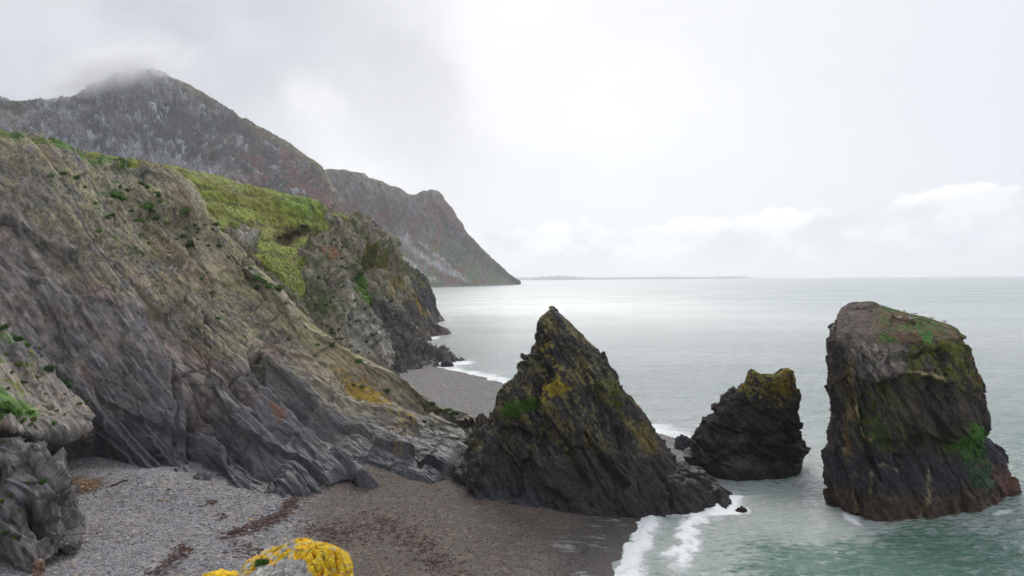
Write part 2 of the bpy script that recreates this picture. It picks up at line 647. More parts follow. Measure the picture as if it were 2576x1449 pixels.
step([(380, 500), (430, 520), (480, 512)], 1.6, 6, 40, 1)
step([(350, 470), (380, 540), (470, 640), (560, 740)], 1.2, 8, 60, 1)
crack([(560, 955), (600, 935), (652, 915)], 1.3, 3.5)
crack([(590, 620), (640, 632), (672, 620)], 1.2, 3.5)
crack([(560, 545), (590, 565), (620, 552)], 1.1, 3.5)
crack([(430, 900), (450, 1000), (445, 1100)], 0.6, 5)
crack([(1000, 1000), (1060, 1035), (1100, 1080)], 0.9, 4)
crack([(50, 870), (110, 900), (170, 960)], 0.9, 5)
for q in range(26):                                                  # short oblique joints over the face
    x0, y0 = rng.uniform(60, 900), rng.uniform(480, 1150)
    a = rng.choice([rng.uniform(-0.5, 0.1), rng.uniform(0.75, 1.1)])
    L = rng.uniform(30, 110)
    crack([(x0, y0), (x0 + L * math.cos(a) * .5, y0 + L * math.sin(a) * .5 + rng.uniform(-6, 6)), (x0 + L * math.cos(a), y0 + L * math.sin(a))],
          rng.uniform(0.3, 0.8), 3.0)
# hollow behind the left outcrop
bk = poly_sd(wx, wy, [(352, 400), (440, 412), (492, 488), (540, 548), (500, 560), (455, 520), (385, 500)])
d += 1.3 * sst(bk, 4, -10)
pc = poly_sd(X, Y, [(60, 1080), (235, 1050), (300, 1120), (360, 1195), (300, 1260), (60, 1260)])
d -= 3.0 * sst(pc, 25, -40)
d *= 0.25 + 0.75 * fade
V1 = V + N * d[:, None]
# colour of the rock itself
n1 = fbm(V / 7, 4, .6)
n2 = fbm(Q / 2.2 + 30, 4, .6)
n3 = perlin(V / 0.5) + 0.7 * perlin(V / 0.25)
low = sst(Y + 70 * n1 - 0.10 * (X - 500), 880, 1120)
up = 1 - sst(Y + 110 * n1 + 0.0 * X - 0.62 * (X - 300), 520, 820)
c = np.tile(SLATE * 0.95, (len(V), 1))
c = mixc(c, sst(n2, -0.2, 0.6) * 0.6, BROWN)
c = mixc(c, sst(fbm(Q / 1.0 + 60, 3, .6), 0.1, .5) * .45, C(128, 120, 114))
c = mixc(c, sst(fbm(Q / 1.3 + 90, 3, .6), 0.1, .4) * .6, C(64, 62, 66))
c = mixc(c, sst(fbm(V / 4 + 9, 3), 0.25, 0.6) * 0.5, C(84, 84, 92))
c = mixc(c, up * sst(n3 + 0.7 * n2, -0.7, 0.5) * 0.8, C(140, 136, 102))
c = mixc(c, up * sst(perlin(V / 0.35 + 3) + 0.6 * n1, 0.45, 0.8) * 0.6, C(168, 160, 130))
rightb = sst(X + 40 * n1, 700, 900) * (1 - low)
c = mixc(c, rightb * 0.6, C(156, 146, 122))
c = mixc(c, low * 0.72, C(72, 75, 83))
c = mixc(c, low * sst(n2, 0.2, 0.7) * 0.45, C(104, 104, 110))


def mark(pts, colr, amt, soft=14, nz=None, base=None):
    """a patch of differently coloured growth, mineral or painted shade with a broken outline"""
    global c
    pd = poly_sd(wx, wy, pts)
    m = sst(pd + (soft * .9 * n3 if len(n3) == len(pd) else 0), soft * .35, -soft * .35)
    if nz is not None:
        m = m * nz
    c = mixc(c, m * amt, colr)


sp = sst(n3 + n2, -0.3, 0.5)
sp2 = sst(perlin(V / 0.9 + 70) + 0.6 * perlin(V / 0.4 + 7), 0.1, 0.5)
mark([(840, 880), (930, 920), (990, 985), (1030, 1010), (1060, 1100), (1010, 1080), (940, 1000), (870, 950)], LICHEN, 0.75, 22, sp)
mark([(900, 990), (960, 1030), (1030, 1100), (1040, 1140), (970, 1080)], C(150, 100, 66), 0.6, 18, sp)
mark([(985, 1100), (1020, 1110), (1020, 1160), (985, 1150)], C(140, 122, 50), 0.6, 14, sp2)
mark([(672, 1022), (698, 1014), (710, 1048), (703, 1062), (682, 1042)], C(116, 78, 60), 0.7, 5)
mark([(415, 580), (450, 620), (490, 670), (505, 700), (470, 690), (425, 640), (400, 590)], C(190, 178, 160), 0.75, 16, sp2)
mark([(430, 690), (450, 760), (500, 800), (540, 900), (500, 880), (430, 760)], RUST, 0.2, 25, sp2)
mark([(300, 520), (420, 520), (440, 640), (330, 620), (260, 560)], C(120, 96, 82), 0.35, 25, sp2)
mark([(230, 640), (300, 620), (320, 720), (250, 740)], C(118, 90, 80), 0.3, 25, sp2)
mark([(655, 850), (720, 850), (800, 960), (820, 1060), (760, 1020), (690, 950)], C(66, 66, 72), 0.6, 12)  # recessed face darkened in the colour for the shade beside the overhang
mark([(400, 430), (440, 425), (540, 560), (600, 640), (560, 640), (470, 540)], C(138, 132, 108), 0.6, 14)
mark([(560, 600), (700, 700), (900, 900), (840, 880), (700, 780), (600, 680)], C(140, 130, 100), 0.5, 20)
mark([(940, 860), (1000, 915), (1210, 1065), (1200, 1080), (1080, 1010), (960, 910)], C(112, 108, 96), 0.5, 12)
# turf seeping down the upper left face and on the edge of the top
gm = sst(perlin(V / 1.3 + 12) + 0.8 * perlin(V / 0.55 + 2), 0.42, 0.72)
mark([(240, 430), (400, 460), (420, 590), (440, 690), (330, 620), (240, 560)], C(64, 92, 40), 0.9, 30, gm)
c = mixc(c, sst(poly_sd(X, Y + 5 * n3, [(-300, 300), (0, 326), (160, 350), (300, 404), (340, 424), (200, 392), (120, 362), (0, 341), (-300, 322)]), 3, -3) * .9, C(72, 104, 40))
mark([(600, 680), (700, 690), (840, 800), (820, 840), (700, 740)], C(84, 100, 48), 0.8, 20, gm)
mark([(800, 780), (1000, 920), (1190, 1050), (1130, 1040), (980, 950), (820, 850)], C(72, 96, 50), 0.7, 14, gm)
top = sst(uv[:, 1], 0.30, 0.27)
c = mixc(c, top * 0.6, C(104, 108, 62))
fcn = facets(V, fr_c, 9, 2.6, 1.6, 8.0, 0, .10)
c *= (1 + 0.10 * n3 + 0.16 * perlin(Q / 0.3) + .30 * fcn)[:, None]
c = mixc(c, (fcn > .38) * .25 * (1 - low), C(128, 98, 82))
wet = sst(V[:, 2] + 1.5 * n1, 7.5, 3.5)
c *= (1.16 - 0.40 * wet)[:, None]
cliff1 = tag(link('cliff', V1, gfaces(NR, NC), M_slab, col=c, wet=wet * 0.8),
             'huge tilted grey slab cliff with olive lichen above the pebble cove', 'cliff')

# ------------------------------------------------------------------ left outcrop: sloping shelf above a dark hollow
c0 = [
    [(-420, 640, 80), (-400, 800, 66), (-400, 930, 55), (-400, 1000, 54), (-400, 1050, 70)],
    [(-120, 760, 86), (-110, 900, 73), (-100, 1000, 60), (-100, 1040, 60), (-90, 1060, 76)],
    [(0, 820, 87.5), (0, 940, 76), (0, 1040, 63), (0, 1072, 63), (10, 1085, 78)],
    [(75, 880, 86), (60, 985, 77), (45, 1066, 65), (45, 1092, 65), (60, 1100, 80)],
    [(140, 945, 84), (120, 1020, 76), (100, 1086, 67), (100, 1106, 67.5), (110, 1112, 84)],
    [(190, 1010, 81.5), (175, 1050, 76.5), (160, 1080, 70), (160, 1098, 70.5), (170, 1102, 84)],
    [(232, 1055, 80), (230, 1062, 77.5), (226, 1070, 75.5), (228, 1080, 76), (230, 1084, 86)],
]
NR, NC = 300, 330
G = patch([[P(*q) for q in cc_] for cc_ in c0], NR, NC)
N = facing(grid_normals(G), G)
V = G.reshape(-1, 3)
N = N.reshape(-1, 3)
X, Y = proj(V)
wx = X + 10 * perlin(V / 3.0) + 5 * perlin(V / 1.0)
wy = Y + 10 * perlin(V / 3.0 + 40) + 5 * perlin(V / 1.0 + 40)
vv_ = np.repeat(np.linspace(0, 1, NR), NC)
Q = np.stack([V @ fr[0] / 3.5, V @ fr[1], V @ fr[2]], 1)
d = .7 * facets(V, fr_c, 8, 2.5, 2., 3.) + .3 * facets(V, fr_c, 3, 1, .8, 5.) + 0.3 * fbm(V / 6, 3) + 0.5 * beds(V, fr_c, 2.2, 0.7, 6, 2.0) + 0.22 * beds(V, fr_c, 0.8, .7, 5, 4.) + 0.12 * fbm(Q / .8, 4, .6)
V2 = V + N * d[:, None]
n1 = fbm(V / 5, 4, .6)
n2 = fbm(Q / 1.6 + 30, 4, .6)
n3 = perlin(V / 0.5) + 0.7 * perlin(V / 0.25)
c = np.tile(C(128, 122, 114), (len(V), 1))
c = mixc(c, sst(n2, 0.0, 0.6) * 0.7, C(112, 106, 102))
c = mixc(c, sst(n1 + n2, 0.3, 0.8) * 0.5, C(164, 148, 130))
sp = sst(n3 + n2, -0.3, 0.5)
c = mixc(c, sst(perlin(Q / 1.1 + 12) + 0.9 * perlin(V / 0.6 + 2), 0.25, 0.55) * sst(X, 150, 40) * sst(Y, 1075, 1040) * 0.85, C(104, 112, 48))
mark([(-300, 960), (0, 985), (60, 1010), (110, 1060), (20, 1056), (-300, 1010)], C(78, 112, 44), 0.95, 12)
mark([(-300, 760), (0, 815), (70, 860), (80, 905), (0, 870), (-300, 800)], C(58, 96, 36), 0.8, 8, sst(n3, -0.8, 0.3))
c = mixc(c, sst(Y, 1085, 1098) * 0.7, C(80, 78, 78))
c *= (1 + 0.18 * n3)[:, None]
shelf_geo = (V2, c, NR, NC)

# slices -> closed rock body


def body(rows, nz, na, power=2.3, cap=0.35, yaw_mid=0.5):
    """rows: (py, xl, xr, Dfront, Dback) from foot to top; returns grid and outward normals"""
    rr = []
    for (y, xl, xr, Df, Db) in rows:
        Dm = Df + (Db - Df) * yaw_mid
        a, b = P(xl, y, Dm), P(xr, y, Dm)
        rr.append(((a[0] + b[0]) / 2, (b[0] - a[0]) / 2, (Df + Db) / 2, (Db - Df) / 2, (a[2] + b[2]) / 2))
    rr = np.array(rr)
    zs = rr[:, 4]
    z = np.linspace(zs[0], zs[-1], nz)
    # monotone-ish interpolation over height
    q = np.stack([np.interp(z, zs, rr[:, k]) for k in range(4)], 1)
    ks = np.exp(-0.5 * (np.arange(-6, 7) / (nz / 110)) ** 2)
    ks /= ks.sum()
    for k in range(4):
        e = np.pad(q[:, k], 6, mode='edge')
        q[:, k] = np.convolve(e, ks, 'valid')
    th = np.linspace(0, 2 * np.pi, na, endpoint=False)
    ct, st_ = np.cos(th), np.sin(th)
    ex = 2 / power
    ux = np.sign(ct) * np.abs(ct) ** ex
    uy = np.sign(st_) * np.abs(st_) ** ex
    G = np.empty((nz, na, 3))
    G[:, :, 0] = q[:, 0:1] + q[:, 1:2] * ux + q[:, 3:4] * uy * (q[:, 0:1] / q[:, 2:3])
    G[:, :, 1] = q[:, 2:3] + q[:, 3:4] * uy
    G[:, :, 2] = z[:, None]
    # cap rings
    last = G[-1]
    cen = last.mean(0)
    caps = [cen + (last - cen) * s + np.array([0, 0, cap * (1 - s * s)]) for s in np.linspace(0.9, 0.02, 14)]
    G = np.concatenate([G, np.array(caps)])
    E = np.concatenate([G[:, -1:], G, G[:, :1]], 1)
    n = np.cross(np.gradient(E, axis=1), np.gradient(E, axis=0))[:, 1:-1]
    n /= np.linalg.norm(n, axis=2)[..., None] + 1e-12
    return G, n


def mesh_of(parts):
    """join several (V, nr, nc, wrap, col, wet) grids into one vertex/face set"""
    Vs, Fs, Cs, Ws, k = [], [], [], [], 0
    for (v, nr, nc, wrap, cc_, ww) in parts:
        Vs.append(v)
        Fs.append(gfaces(nr, nc, wrap) + k)
        Cs.append(cc_)
        Ws.append(ww)
        k += len(v)
    return np.concatenate(Vs), np.concatenate(Fs), np.concatenate(Cs), np.concatenate(Ws)


nose = [(1480, -500, 60, 46, 66), (1440, -500, 82, 47, 66), (1390, -500, 110, 50, 67), (1350, -500, 160, 51, 68), (1325, -500, 186, 52, 68), (1290, -500, 194, 53, 69),
        (1245, -500, 166, 54, 69.5), (1200, -500, 152, 55, 70), (1150, -500, 128, 57, 71), (1115, -500, 100, 58, 71.5), (1085, -500, 60, 60, 72)]
G, N = body(nose, 300, 520, 2.6, 0.3)
nr, na = G.shape[:2]
V = G.reshape(-1, 3)
N = N.reshape(-1, 3)
X, Y = proj(V)
wx = X + 9 * perlin(V / 2.0) + 4 * perlin(V / .7)
wy = Y + 9 * perlin(V / 2.0 + 40) + 4 * perlin(V / .7 + 40)
frn = frame(lin, (0.35, -0.5, 0.8))
Q = np.stack([V @ frn[0] / 3.0, V @ frn[1], V @ frn[2]], 1)
rb, eb = blocks(V, frn, 4.0, 1.4, 2.5, 4.0)
d = 0.9 * fbm(V / 5, 3) + 1.3 * beds(V, frn, 2.8, .6, 5, 2.) + 0.6 * beds(V, frn, 1.0, .7, 5, 6.) + 1.3 * facets(V, frn, 6, 1.6, 2.6, 4.) + .6 * facets(V, frn, 2.4, .6, 1., 9.) - 1.1 + .10 * fbm(Q / .7, 4, .6)
pc = poly_sd(wx, wy, [(55, 1250), (120, 1290), (140, 1345), (95, 1350), (70, 1300)])
d -= 1.6 * sst(pc, 8, -14)
d *= 1 - 0.6 * sst(N[:, 2], 0.8, 1.0)
V3 = V + N * d[:, None]
n1 = fbm(V / 5, 4, .6)
n2 = fbm(Q / 1.6 + 30, 4, .6)
n3n = perlin(V / 0.5) + 0.7 * perlin(V / 0.25)
c3_ = np.tile(C(92, 88, 88), (len(V), 1))
c3_ = mixc(c3_, sst(n2, -.1, .6) * .7, C(136, 130, 126))
c3_ = mixc(c3_, sst(n1, .1, .6) * .5, C(72, 72, 78))
c3_ *= (1 + 0.18 * n3n)[:, None]
wet3 = sst(V[:, 2], 7, 5)
VV, FF, CCo, WW = mesh_of([(shelf_geo[0], shelf_geo[2], shelf_geo[3], False, shelf_geo[1], np.zeros(len(shelf_geo[0]))), (V3, nr, na, True, c3_, wet3 * .4)])
cliff0 = tag(link('rock_outcrop', VV, FF, M_slab, col=CCo, wet=WW), 'pale shelving outcrop with green turf jutting over a dark hollow', 'rock outcrop')


# ------------------------------------------------------------------ sea stacks
def stack_relief(V, N, fr, seed, k=1.0):
    Q = np.stack([V @ fr[0] / 3.0, V @ fr[1], V @ fr[2]], 1)
    d = .7 * k * fbm(V / (6 * k) + seed, 3)
    d += 0.95 * k * beds(V, fr, 3.4 * k, .6, 5, seed) + 0.4 * k * beds(V, fr, 1.25 * k, .4, 5, seed + 3) + 0.14 * k * beds(V, fr, .45 * k, .8, 4, seed + 5)
    d += 1.8 * k * facets(V, fr, 7 * k, 2.4 * k, 4.0 * k, seed + 2, 1.2, .12) + 0.5 * k * facets(V, fr, 2.2 * k, .6 * k, 1.2 * k, seed + 4) + .2 * k * facets(V, fr, .8 * k, .3 * k, .5 * k, seed + 9)
    d += 0.10 * k * fbm(Q / (.8 * k) + seed, 4, .65) - .5 * k
    return d * .78, Q


S1 = [(1335, 1120, 1890, 73, 90), (1300, 1136, 1884, 74.5, 90), (1278, 1139, 1874, 75.5, 91), (1262, 1139, 1846, 76, 91.5), (1240, 1141, 1820, 76.5, 92), (1212, 1143, 1803, 77, 93),
      (1185, 1147, 1772, 77.5, 93.5), (1163, 1155, 1716, 78, 94), (1135, 1176, 1694, 78.5, 94), (1110, 1196, 1677, 79, 94), (1083, 1211, 1657, 79.5, 94.5), (1061, 1245, 1642, 80, 94.5),
      (1035, 1250, 1622, 80.5, 94), (1008, 1252, 1596, 81, 94), (985, 1262, 1584, 81.5, 93.5), (955, 1288, 1569, 82, 93), (930, 1298, 1552, 82.5, 92.5), (906, 1316, 1534, 83, 92), (888, 1332, 1518, 83.3, 91.5),
      (869, 1341, 1499, 83.6, 91), (845, 1342, 1472, 84, 90.5), (825, 1344, 1450, 84.5, 90), (808, 1353, 1434, 84.8, 89.5), (796, 1362, 1420, 85, 89), (785, 1374, 1406, 85.5, 88), (779, 1384, 1394, 86, 87.4)]
G, N = body(S1, 620, 900, 2.3, 0.25, 0.45)
nr, na = G.shape[:2]
V = G.reshape(-1, 3)
N = N.reshape(-1, 3)
X, Y = proj(V)
wx = X + 10 * perlin(V / 2.5) + 5 * perlin(V / .8)
wy = Y + 10 * perlin(V / 2.5 + 40) + 5 * perlin(V / .8 + 40)
# beds dip steeply to the right: their traces fall from upper left to lower right
fr1 = frame((0.55, -0.12, -0.83), (0.80, -0.25, 0.54))
d, Q = stack_relief(V, N, fr1, 11.0, 1.0)
d *= .74
front = sst(-N[:, 1], -0.1, 0.4)
step([(1392, 862), (1360, 880), (1384, 915), (1395, 955), (1352, 985), (1352, 1030)], 1.5 , 7, 60, 1)
step([(1352, 985), (1400, 1070), (1440, 1130), (1500, 1230)], 1.2, 8, 60, 1)
step([(1505, 960), (1560, 1060), (1600, 1100)], 1.0, 8, 50, 1)
step([(1480, 1070), (1530, 1150), (1590, 1220)], 1.6, 8, 55, 1)
step([(1500, 905), (1590, 1010), (1700, 1160), (1790, 1250)], 0.8, 8, 40, -1)
step([(1250, 1060), (1300, 1075), (1390, 1085)], 1.2, 8, 60, 1)
crack([(1440, 880), (1520, 1000), (1560, 1060)], 0.6, 5)
crack([(1640, 1150), (1680, 1230), (1700, 1290)], 0.7, 5)
d = d * (0.35 + 0.65 * sst(Y, 782, 900))
d *= sst(V[:, 2], -1.5, 1.5) * 0.6 + 0.4
V1s = V + N * d[:, None]
n1 = fbm(V / 4, 4, .6)
n2 = fbm(Q / 1.3 + 30, 4, .6)
n3 = perlin(V / 0.45) + 0.7 * perlin(V / 0.22)
c = np.tile(C(74, 70, 67), (len(V), 1))
c = mixc(c, sst(n2, 0, .6) * .55, C(88, 80, 72))
c = mixc(c, sst(n2, -.2, -.6) * .5, C(46, 46, 52))
upS = 1 - sst(Y + 60 * n1, 1040, 1180)
upf = sst(N[:, 2] + 0.35 * n2 + 0.2 * n3, 0.10, 0.75)
c = mixc(c, upS * sst(n3 + n2 * 1.2, 0.0, 0.6) * .7, C(134, 126, 78))
c = mixc(c, upS * sst(n1 + n3 * .6, 0.3, 0.8) * .45, C(120, 118, 98))
sp = sst(n3 + n2, -0.4, 0.4)
mark([(1355, 870), (1400, 860), (1400, 900), (1420, 960), (1450, 970), (1400, 1000), (1360, 1010), (1345, 985), (1385, 930)], C(160, 142, 54), .95, 10, sp)
mark([(1350, 1000), (1370, 1010), (1400, 1080), (1380, 1080)], C(150, 120, 36), .8, 10, sp)
mark([(1270, 1010), (1330, 990), (1365, 1000), (1330, 1030), (1260, 1050)], C(74, 106, 46), 1.0, 5)
mark([(1290, 1040), (1400, 1060), (1560, 1100), (1540, 1150), (1380, 1110), (1280, 1080)], C(124, 110, 44), .7, 18, sp)
mark([(1510, 950), (1545, 960), (1590, 1000), (1600, 1040), (1560, 1060), (1530, 1010)], C(88, 104, 44), .8, 10, sp)
mark([(1600, 1050), (1650, 1090), (1700, 1170), (1660, 1160), (1590, 1090)], C(128, 108, 42), .6, 14, sp)
mark([(1480, 1060), (1540, 1100), (1560, 1150), (1500, 1110)], C(124, 122, 108), .5, 16, sp)
mark([(1160, 1120), (1260, 1090), (1320, 1110), (1240, 1160), (1160, 1160)], C(84, 80, 40), .5, 14, sp)
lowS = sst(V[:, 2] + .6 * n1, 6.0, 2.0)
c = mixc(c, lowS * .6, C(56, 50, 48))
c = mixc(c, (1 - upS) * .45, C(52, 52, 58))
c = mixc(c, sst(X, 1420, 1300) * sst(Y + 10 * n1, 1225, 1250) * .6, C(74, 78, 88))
c *= (1 + 0.16 * n3 + .22 * perlin(Q / .25))[:, None]
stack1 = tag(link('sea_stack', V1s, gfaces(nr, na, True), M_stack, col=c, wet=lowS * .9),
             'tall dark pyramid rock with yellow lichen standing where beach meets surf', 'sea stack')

S2 = [(1225, 1806, 1985, 91, 100), (1205, 1800, 2005, 90, 100), (1185, 1790, 2018, 90, 101), (1170, 1768, 2024, 90, 101), (1150, 1743, 2025, 90, 101), (1128, 1740, 2030, 90.5, 101), (1109, 1740, 2032, 91, 101), (1092, 1746, 2029, 91, 101),
      (1076, 1771, 2028, 92, 101), (1058, 1773, 2025, 92, 101), (1041, 1793, 2021, 92.5, 101), (1024, 1799, 2020, 93, 100.5), (1020, 1815, 2020, 93, 100.5), (1007, 1825, 2020, 93.5, 100), (993, 1845, 2019, 94, 100), (976, 1864, 2011, 94.5, 99.5),
      (960, 1880, 2006, 95, 99), (950, 1885, 2002, 95.5, 98.5), (945, 1888, 1999, 96, 98)]
G, N = body(S2, 380, 620, 2.4, 0.15, 0.45)
nr, na = G.shape[:2]
V = G.reshape(-1, 3)
N = N.reshape(-1, 3)
V0 = V.copy()
X, Y = proj(V)
wx = X + 8 * perlin(V / 2) + 4 * perlin(V / .7)
wy = Y + 8 * perlin(V / 2 + 40) + 4 * perlin(V / .7 + 40)
fr2 = frame((0.75, -0.1, -0.5), (0.45, -0.3, 0.82))
d, Q = stack_relief(V, N, fr2, 23.0, 0.6)
d *= .85
step([(1760, 1170), (1850, 1125), (1920, 1135), (1960, 1150)], 1.3, 7, 40, 1)
step([(1930, 970), (1960, 1050), (1990, 1130)], 0.9, 7, 60, -1)
step([(1790, 1060), (1860, 1080), (1930, 1090)], 0.8, 6, 30, 1)
pin = 0
for (qx, qy, hh) in ((1896, 938, .75), (1985, 936, .85)):
    pp = P(qx, qy, 97)
    V[:, 2] += (.9 if qx < 1900 else 1.0) * hh * np.exp(-(np.abs(V0[:, 0] - pp[0]) ** 3 / (.45 if qx < 1900 else 1.1) + (V0[:, 1] - pp[1]) ** 2 / 3.0)) * sst(V0[:, 2], 10.8, 12.0)
d = d * (0.55 + .45 * sst(Y, 940, 1000))
d *= 1 - .6 * sst(V[:, 2], 3, 0) * sst(N[:, 1], 0, -.5)
Vs2 = V + N * d[:, None]
n1 = fbm(V / 3, 4, .6)
n2 = fbm(Q / 1.1 + 30, 4, .6)
n3 = perlin(V / 0.4) + 0.7 * perlin(V / 0.2)
c = np.tile(C(58, 53, 54), (len(V), 1))
c = mixc(c, sst(n2, 0, .6) * .55, C(78, 70, 68))
c = mixc(c, sst(n2, -.2, -.6) * .5, C(38, 36, 40))
sp = sst(n3 + n2, -.5, .3)
mark([(1870, 930), (2010, 930), (2018, 1000), (1960, 1030), (1900, 1020), (1860, 985)], C(128, 116, 50), .9, 14, sp)
mark([(1960, 935), (2005, 950), (2005, 1000), (1970, 985)], C(150, 122, 40), .6, 10, sp)
mark([(1860, 970), (1900, 975), (1910, 1020), (1870, 1010)], C(72, 104, 40), .7, 8, sst(n3, 0, .6))
mark([(1745, 1120), (1800, 1140), (1850, 1120), (1900, 1140), (1930, 1190), (1850, 1180), (1770, 1165)], C(104, 96, 96), .6, 16, sst(n2, -.4, .3))
mark([(1850, 1060), (1880, 1070), (1880, 1120), (1850, 1120)], C(120, 110, 90), .5, 14, sst(n3, 0, .6))
c *= (1 + 0.16 * n3 + .22 * perlin(Q / .25))[:, None]
wet = sst(V[:, 2], 5, 1)
stack2 = tag(link('sea_stack', Vs2, gfaces(nr, na, True), M_stack, col=c, wet=wet * .9),
             'squat black rock with ragged left edge and mossy top, smallest of three stacks', 'sea stack')

S3 = [(1345, 2188, 2470, 73, 91), (1322, 2183, 2468, 74, 91), (1300, 2168, 2470, 74.5, 91.5), (1284, 2154, 2470, 75, 92), (1262, 2132, 2474, 75, 92), (1240, 2116, 2474, 75.5, 92), (1190, 2104, 2480, 76, 92), (1138, 2098, 2484, 76.5, 92),
      (1100, 2102, 2484, 77, 92), (1067, 2105, 2487, 77, 92), (1022, 2112, 2474, 77.5, 92), (991, 2103, 2466, 78, 92), (964, 2095, 2464, 78, 92), (924, 2100, 2456, 78.5, 92), (884, 2102, 2445, 79, 92), (862, 2101, 2438, 79.5, 92),
      (845, 2101, 2430, 80, 92), (830, 2102, 2412, 80.8, 92), (815, 2103, 2380, 82.4, 92), (800, 2104, 2330, 84.0, 92), (788, 2107, 2285, 85.6, 92), (778, 2113, 2248, 87.0, 92), (769, 2122, 2218, 88.5, 92), (763, 2140, 2196, 89.8, 91.8)]
G, N = body(S3, 560, 820, 2.9, 0.15, 0.45)
nr, na = G.shape[:2]
V = G.reshape(-1, 3)
N = N.reshape(-1, 3)
X, Y = proj(V)
wx = X + 10 * perlin(V / 2.5) + 5 * perlin(V / .8)
wy = Y + 10 * perlin(V / 2.5 + 40) + 5 * perlin(V / .8 + 40)
fr3 = frame((0.30, -0.25, -0.92), (0.75, -0.5, 0.42))
d, Q = stack_relief(V, N, fr3, 63.0, 0.8)
d *= .85
frontn = sst(-N[:, 1], 0, .4)
step([(2230, 880), (2300, 885), (2370, 870)], 1.4, 6, 45, 1)
step([(2100, 900), (2150, 930), (2160, 1000), (2150, 1080), (2190, 1200)], 1.0, 8, 50, -1)
step([(2190, 960), (2280, 940), (2400, 960)], 1.0, 8, 60, 1)
step([(2200, 1110), (2330, 1090), (2430, 1120)], .9, 8, 60, 1)
step([(2190, 1240), (2300, 1255), (2420, 1250), (2470, 1200)], -0.5, 14, 60, 1)
topm = sst(N[:, 2], 0.35, 0.75)
d *= 1 - 0.72 * topm
Vs3 = V + N * d[:, None]
n1 = fbm(V / 4, 4, .6)
n2 = fbm(Q / 1.3 + 30, 4, .6)
n3 = perlin(V / 0.45) + 0.7 * perlin(V / 0.22)
c = np.tile(C(70, 64, 58), (len(V), 1))
c = mixc(c, sst(n2, 0, .6) * .55, C(88, 78, 68))
c = mixc(c, sst(n2, -.2, -.6) * .5, C(44, 42, 42))
sp = sst(n3 + n2, -.4, .4)
sp2 = sst(n3 + 1.4 * n1, 0, .8)
mark([(2100, 770), (2180, 765), (2220, 830), (2300, 880), (2340, 930), (2240, 940), (2160, 950), (2100, 860)], C(130, 122, 116), .85, 22, sst(n2 + n1, -.7, .2))
mark([(2180, 860), (2280, 890), (2300, 920), (2190, 930)], C(184, 174, 166), .65, 18, sp)
mark([(2150, 800), (2175, 830), (2185, 880), (2165, 880), (2148, 840)], C(178, 168, 160), .6, 12, sp)
mark([(2290, 860), (2440, 850), (2470, 960), (2440, 1010), (2400, 960), (2290, 960)], C(104, 110, 44), .85, 22, sp)
mark([(2140, 960), (2260, 950), (2290, 1080), (2250, 1160), (2160, 1130), (2140, 1050)], C(72, 86, 36), .8, 24, sp)
mark([(2290, 1090), (2420, 1060), (2440, 1150), (2330, 1130)], C(66, 84, 36), .75, 24, sp)
mark([(2440, 1060), (2480, 1080), (2500, 1140), (2490, 1220), (2440, 1220), (2410, 1120)], C(66, 112, 34), .95, 12, sst(n3, -1.0, 0))
mark([(2120, 920), (2150, 880), (2160, 960), (2140, 1100), (2150, 1200), (2120, 1180), (2125, 1000)], C(126, 104, 60), .65, 12, sp)
mark([(2100, 1010), (2120, 1010), (2128, 1230), (2104, 1200)], C(52, 48, 56), .5, 10)
for (qx, qy) in ((2420, 855), (2440, 905), (2445, 950), (2455, 1000), (2400, 838), (2160, 1190), (2460, 1165)):
    mark([(qx - 12, qy - 8), (qx + 10, qy - 12), (qx + 16, qy + 10), (qx - 6, qy + 12)], C(150, 98, 60), .55, 8, sst(n3, -.3, .5))
for pl in ([(2350, 1180), (2342, 1220), (2330, 1260), (2318, 1320)], [(2150, 1010), (2170, 1080), (2190, 1110)], [(2190, 1190), (2188, 1240)], [(2220, 1170), (2250, 1185)], [(2300, 940), (2370, 950)], [(2140, 1200), (2150, 1290)]):
    dd, _, ps = seg_dist(wx, wy, pl)
    c = mixc(c, np.exp(-(dd / 4.5) ** 2) * .9 * sst(n3, -1.0, 0), C(196, 178, 130))
topc = sst(N[:, 2] + .1 * n3, 0.45, 0.7) * sst(Y, 875, 850)
c = mixc(c, topc * .8, C(118, 98, 74))
c = mixc(c, topc * sst(n1 + .5 * n3, -.15, .35) * sst(X, 2180, 2230) * .9, C(70, 108, 42))
c = mixc(c, topc * sst(X, 2230, 2170) * .7, C(104, 94, 92))
mark([(2320, 840), (2345, 838), (2340, 866), (2318, 864)], C(74, 140, 58), .8, 8)
low3 = sst(V[:, 2] + .9 * n1 - .06 * (X - 2300) * .3 * 0 , 3.6, 2.0)
c = mixc(c, low3 * .7, C(92, 74, 64))
mid3 = sst(V[:, 2] + n1, 7.0, 5.0) * (1 - low3)
c = mixc(c, mid3 * .55, C(56, 60, 72))
c *= (1 + 0.16 * n3 + .22 * perlin(Q / .25))[:, None]
wet = sst(V[:, 2], 6, 3)
LB = [(1300, 2400, 2552, 78, 90), (1271, 2400, 2552, 79, 90), (1245, 2400, 2557, 79.5, 90), (1222, 2400, 2561, 80, 90), (1190, 2400, 2550, 81, 89.5), (1160, 2400, 2538, 82, 89), (1147, 2400, 2531, 82.5, 88.5), (1128, 2405, 2505, 83, 88), (1112, 2410, 2496, 83.5, 87.5)]
Gb, Nb = body(LB, 200, 360, 2.4, 0.3, 0.4)
nrb, nab = Gb.shape[:2]
Vb = Gb.reshape(-1, 3)
Nb = Nb.reshape(-1, 3)
db, Qb = stack_relief(Vb, Nb, fr3, 41.0, 0.6)
Vb2 = Vb + Nb * db[:, None]
n1b = fbm(Vb / 4, 4, .6)
n3b = perlin(Vb / 0.45)
cb = np.tile(C(62, 62, 72), (len(Vb), 1))
cb = mixc(cb, sst(Vb[:, 2] + n1b, 4.2, 3.0) * .8, C(110, 78, 64))
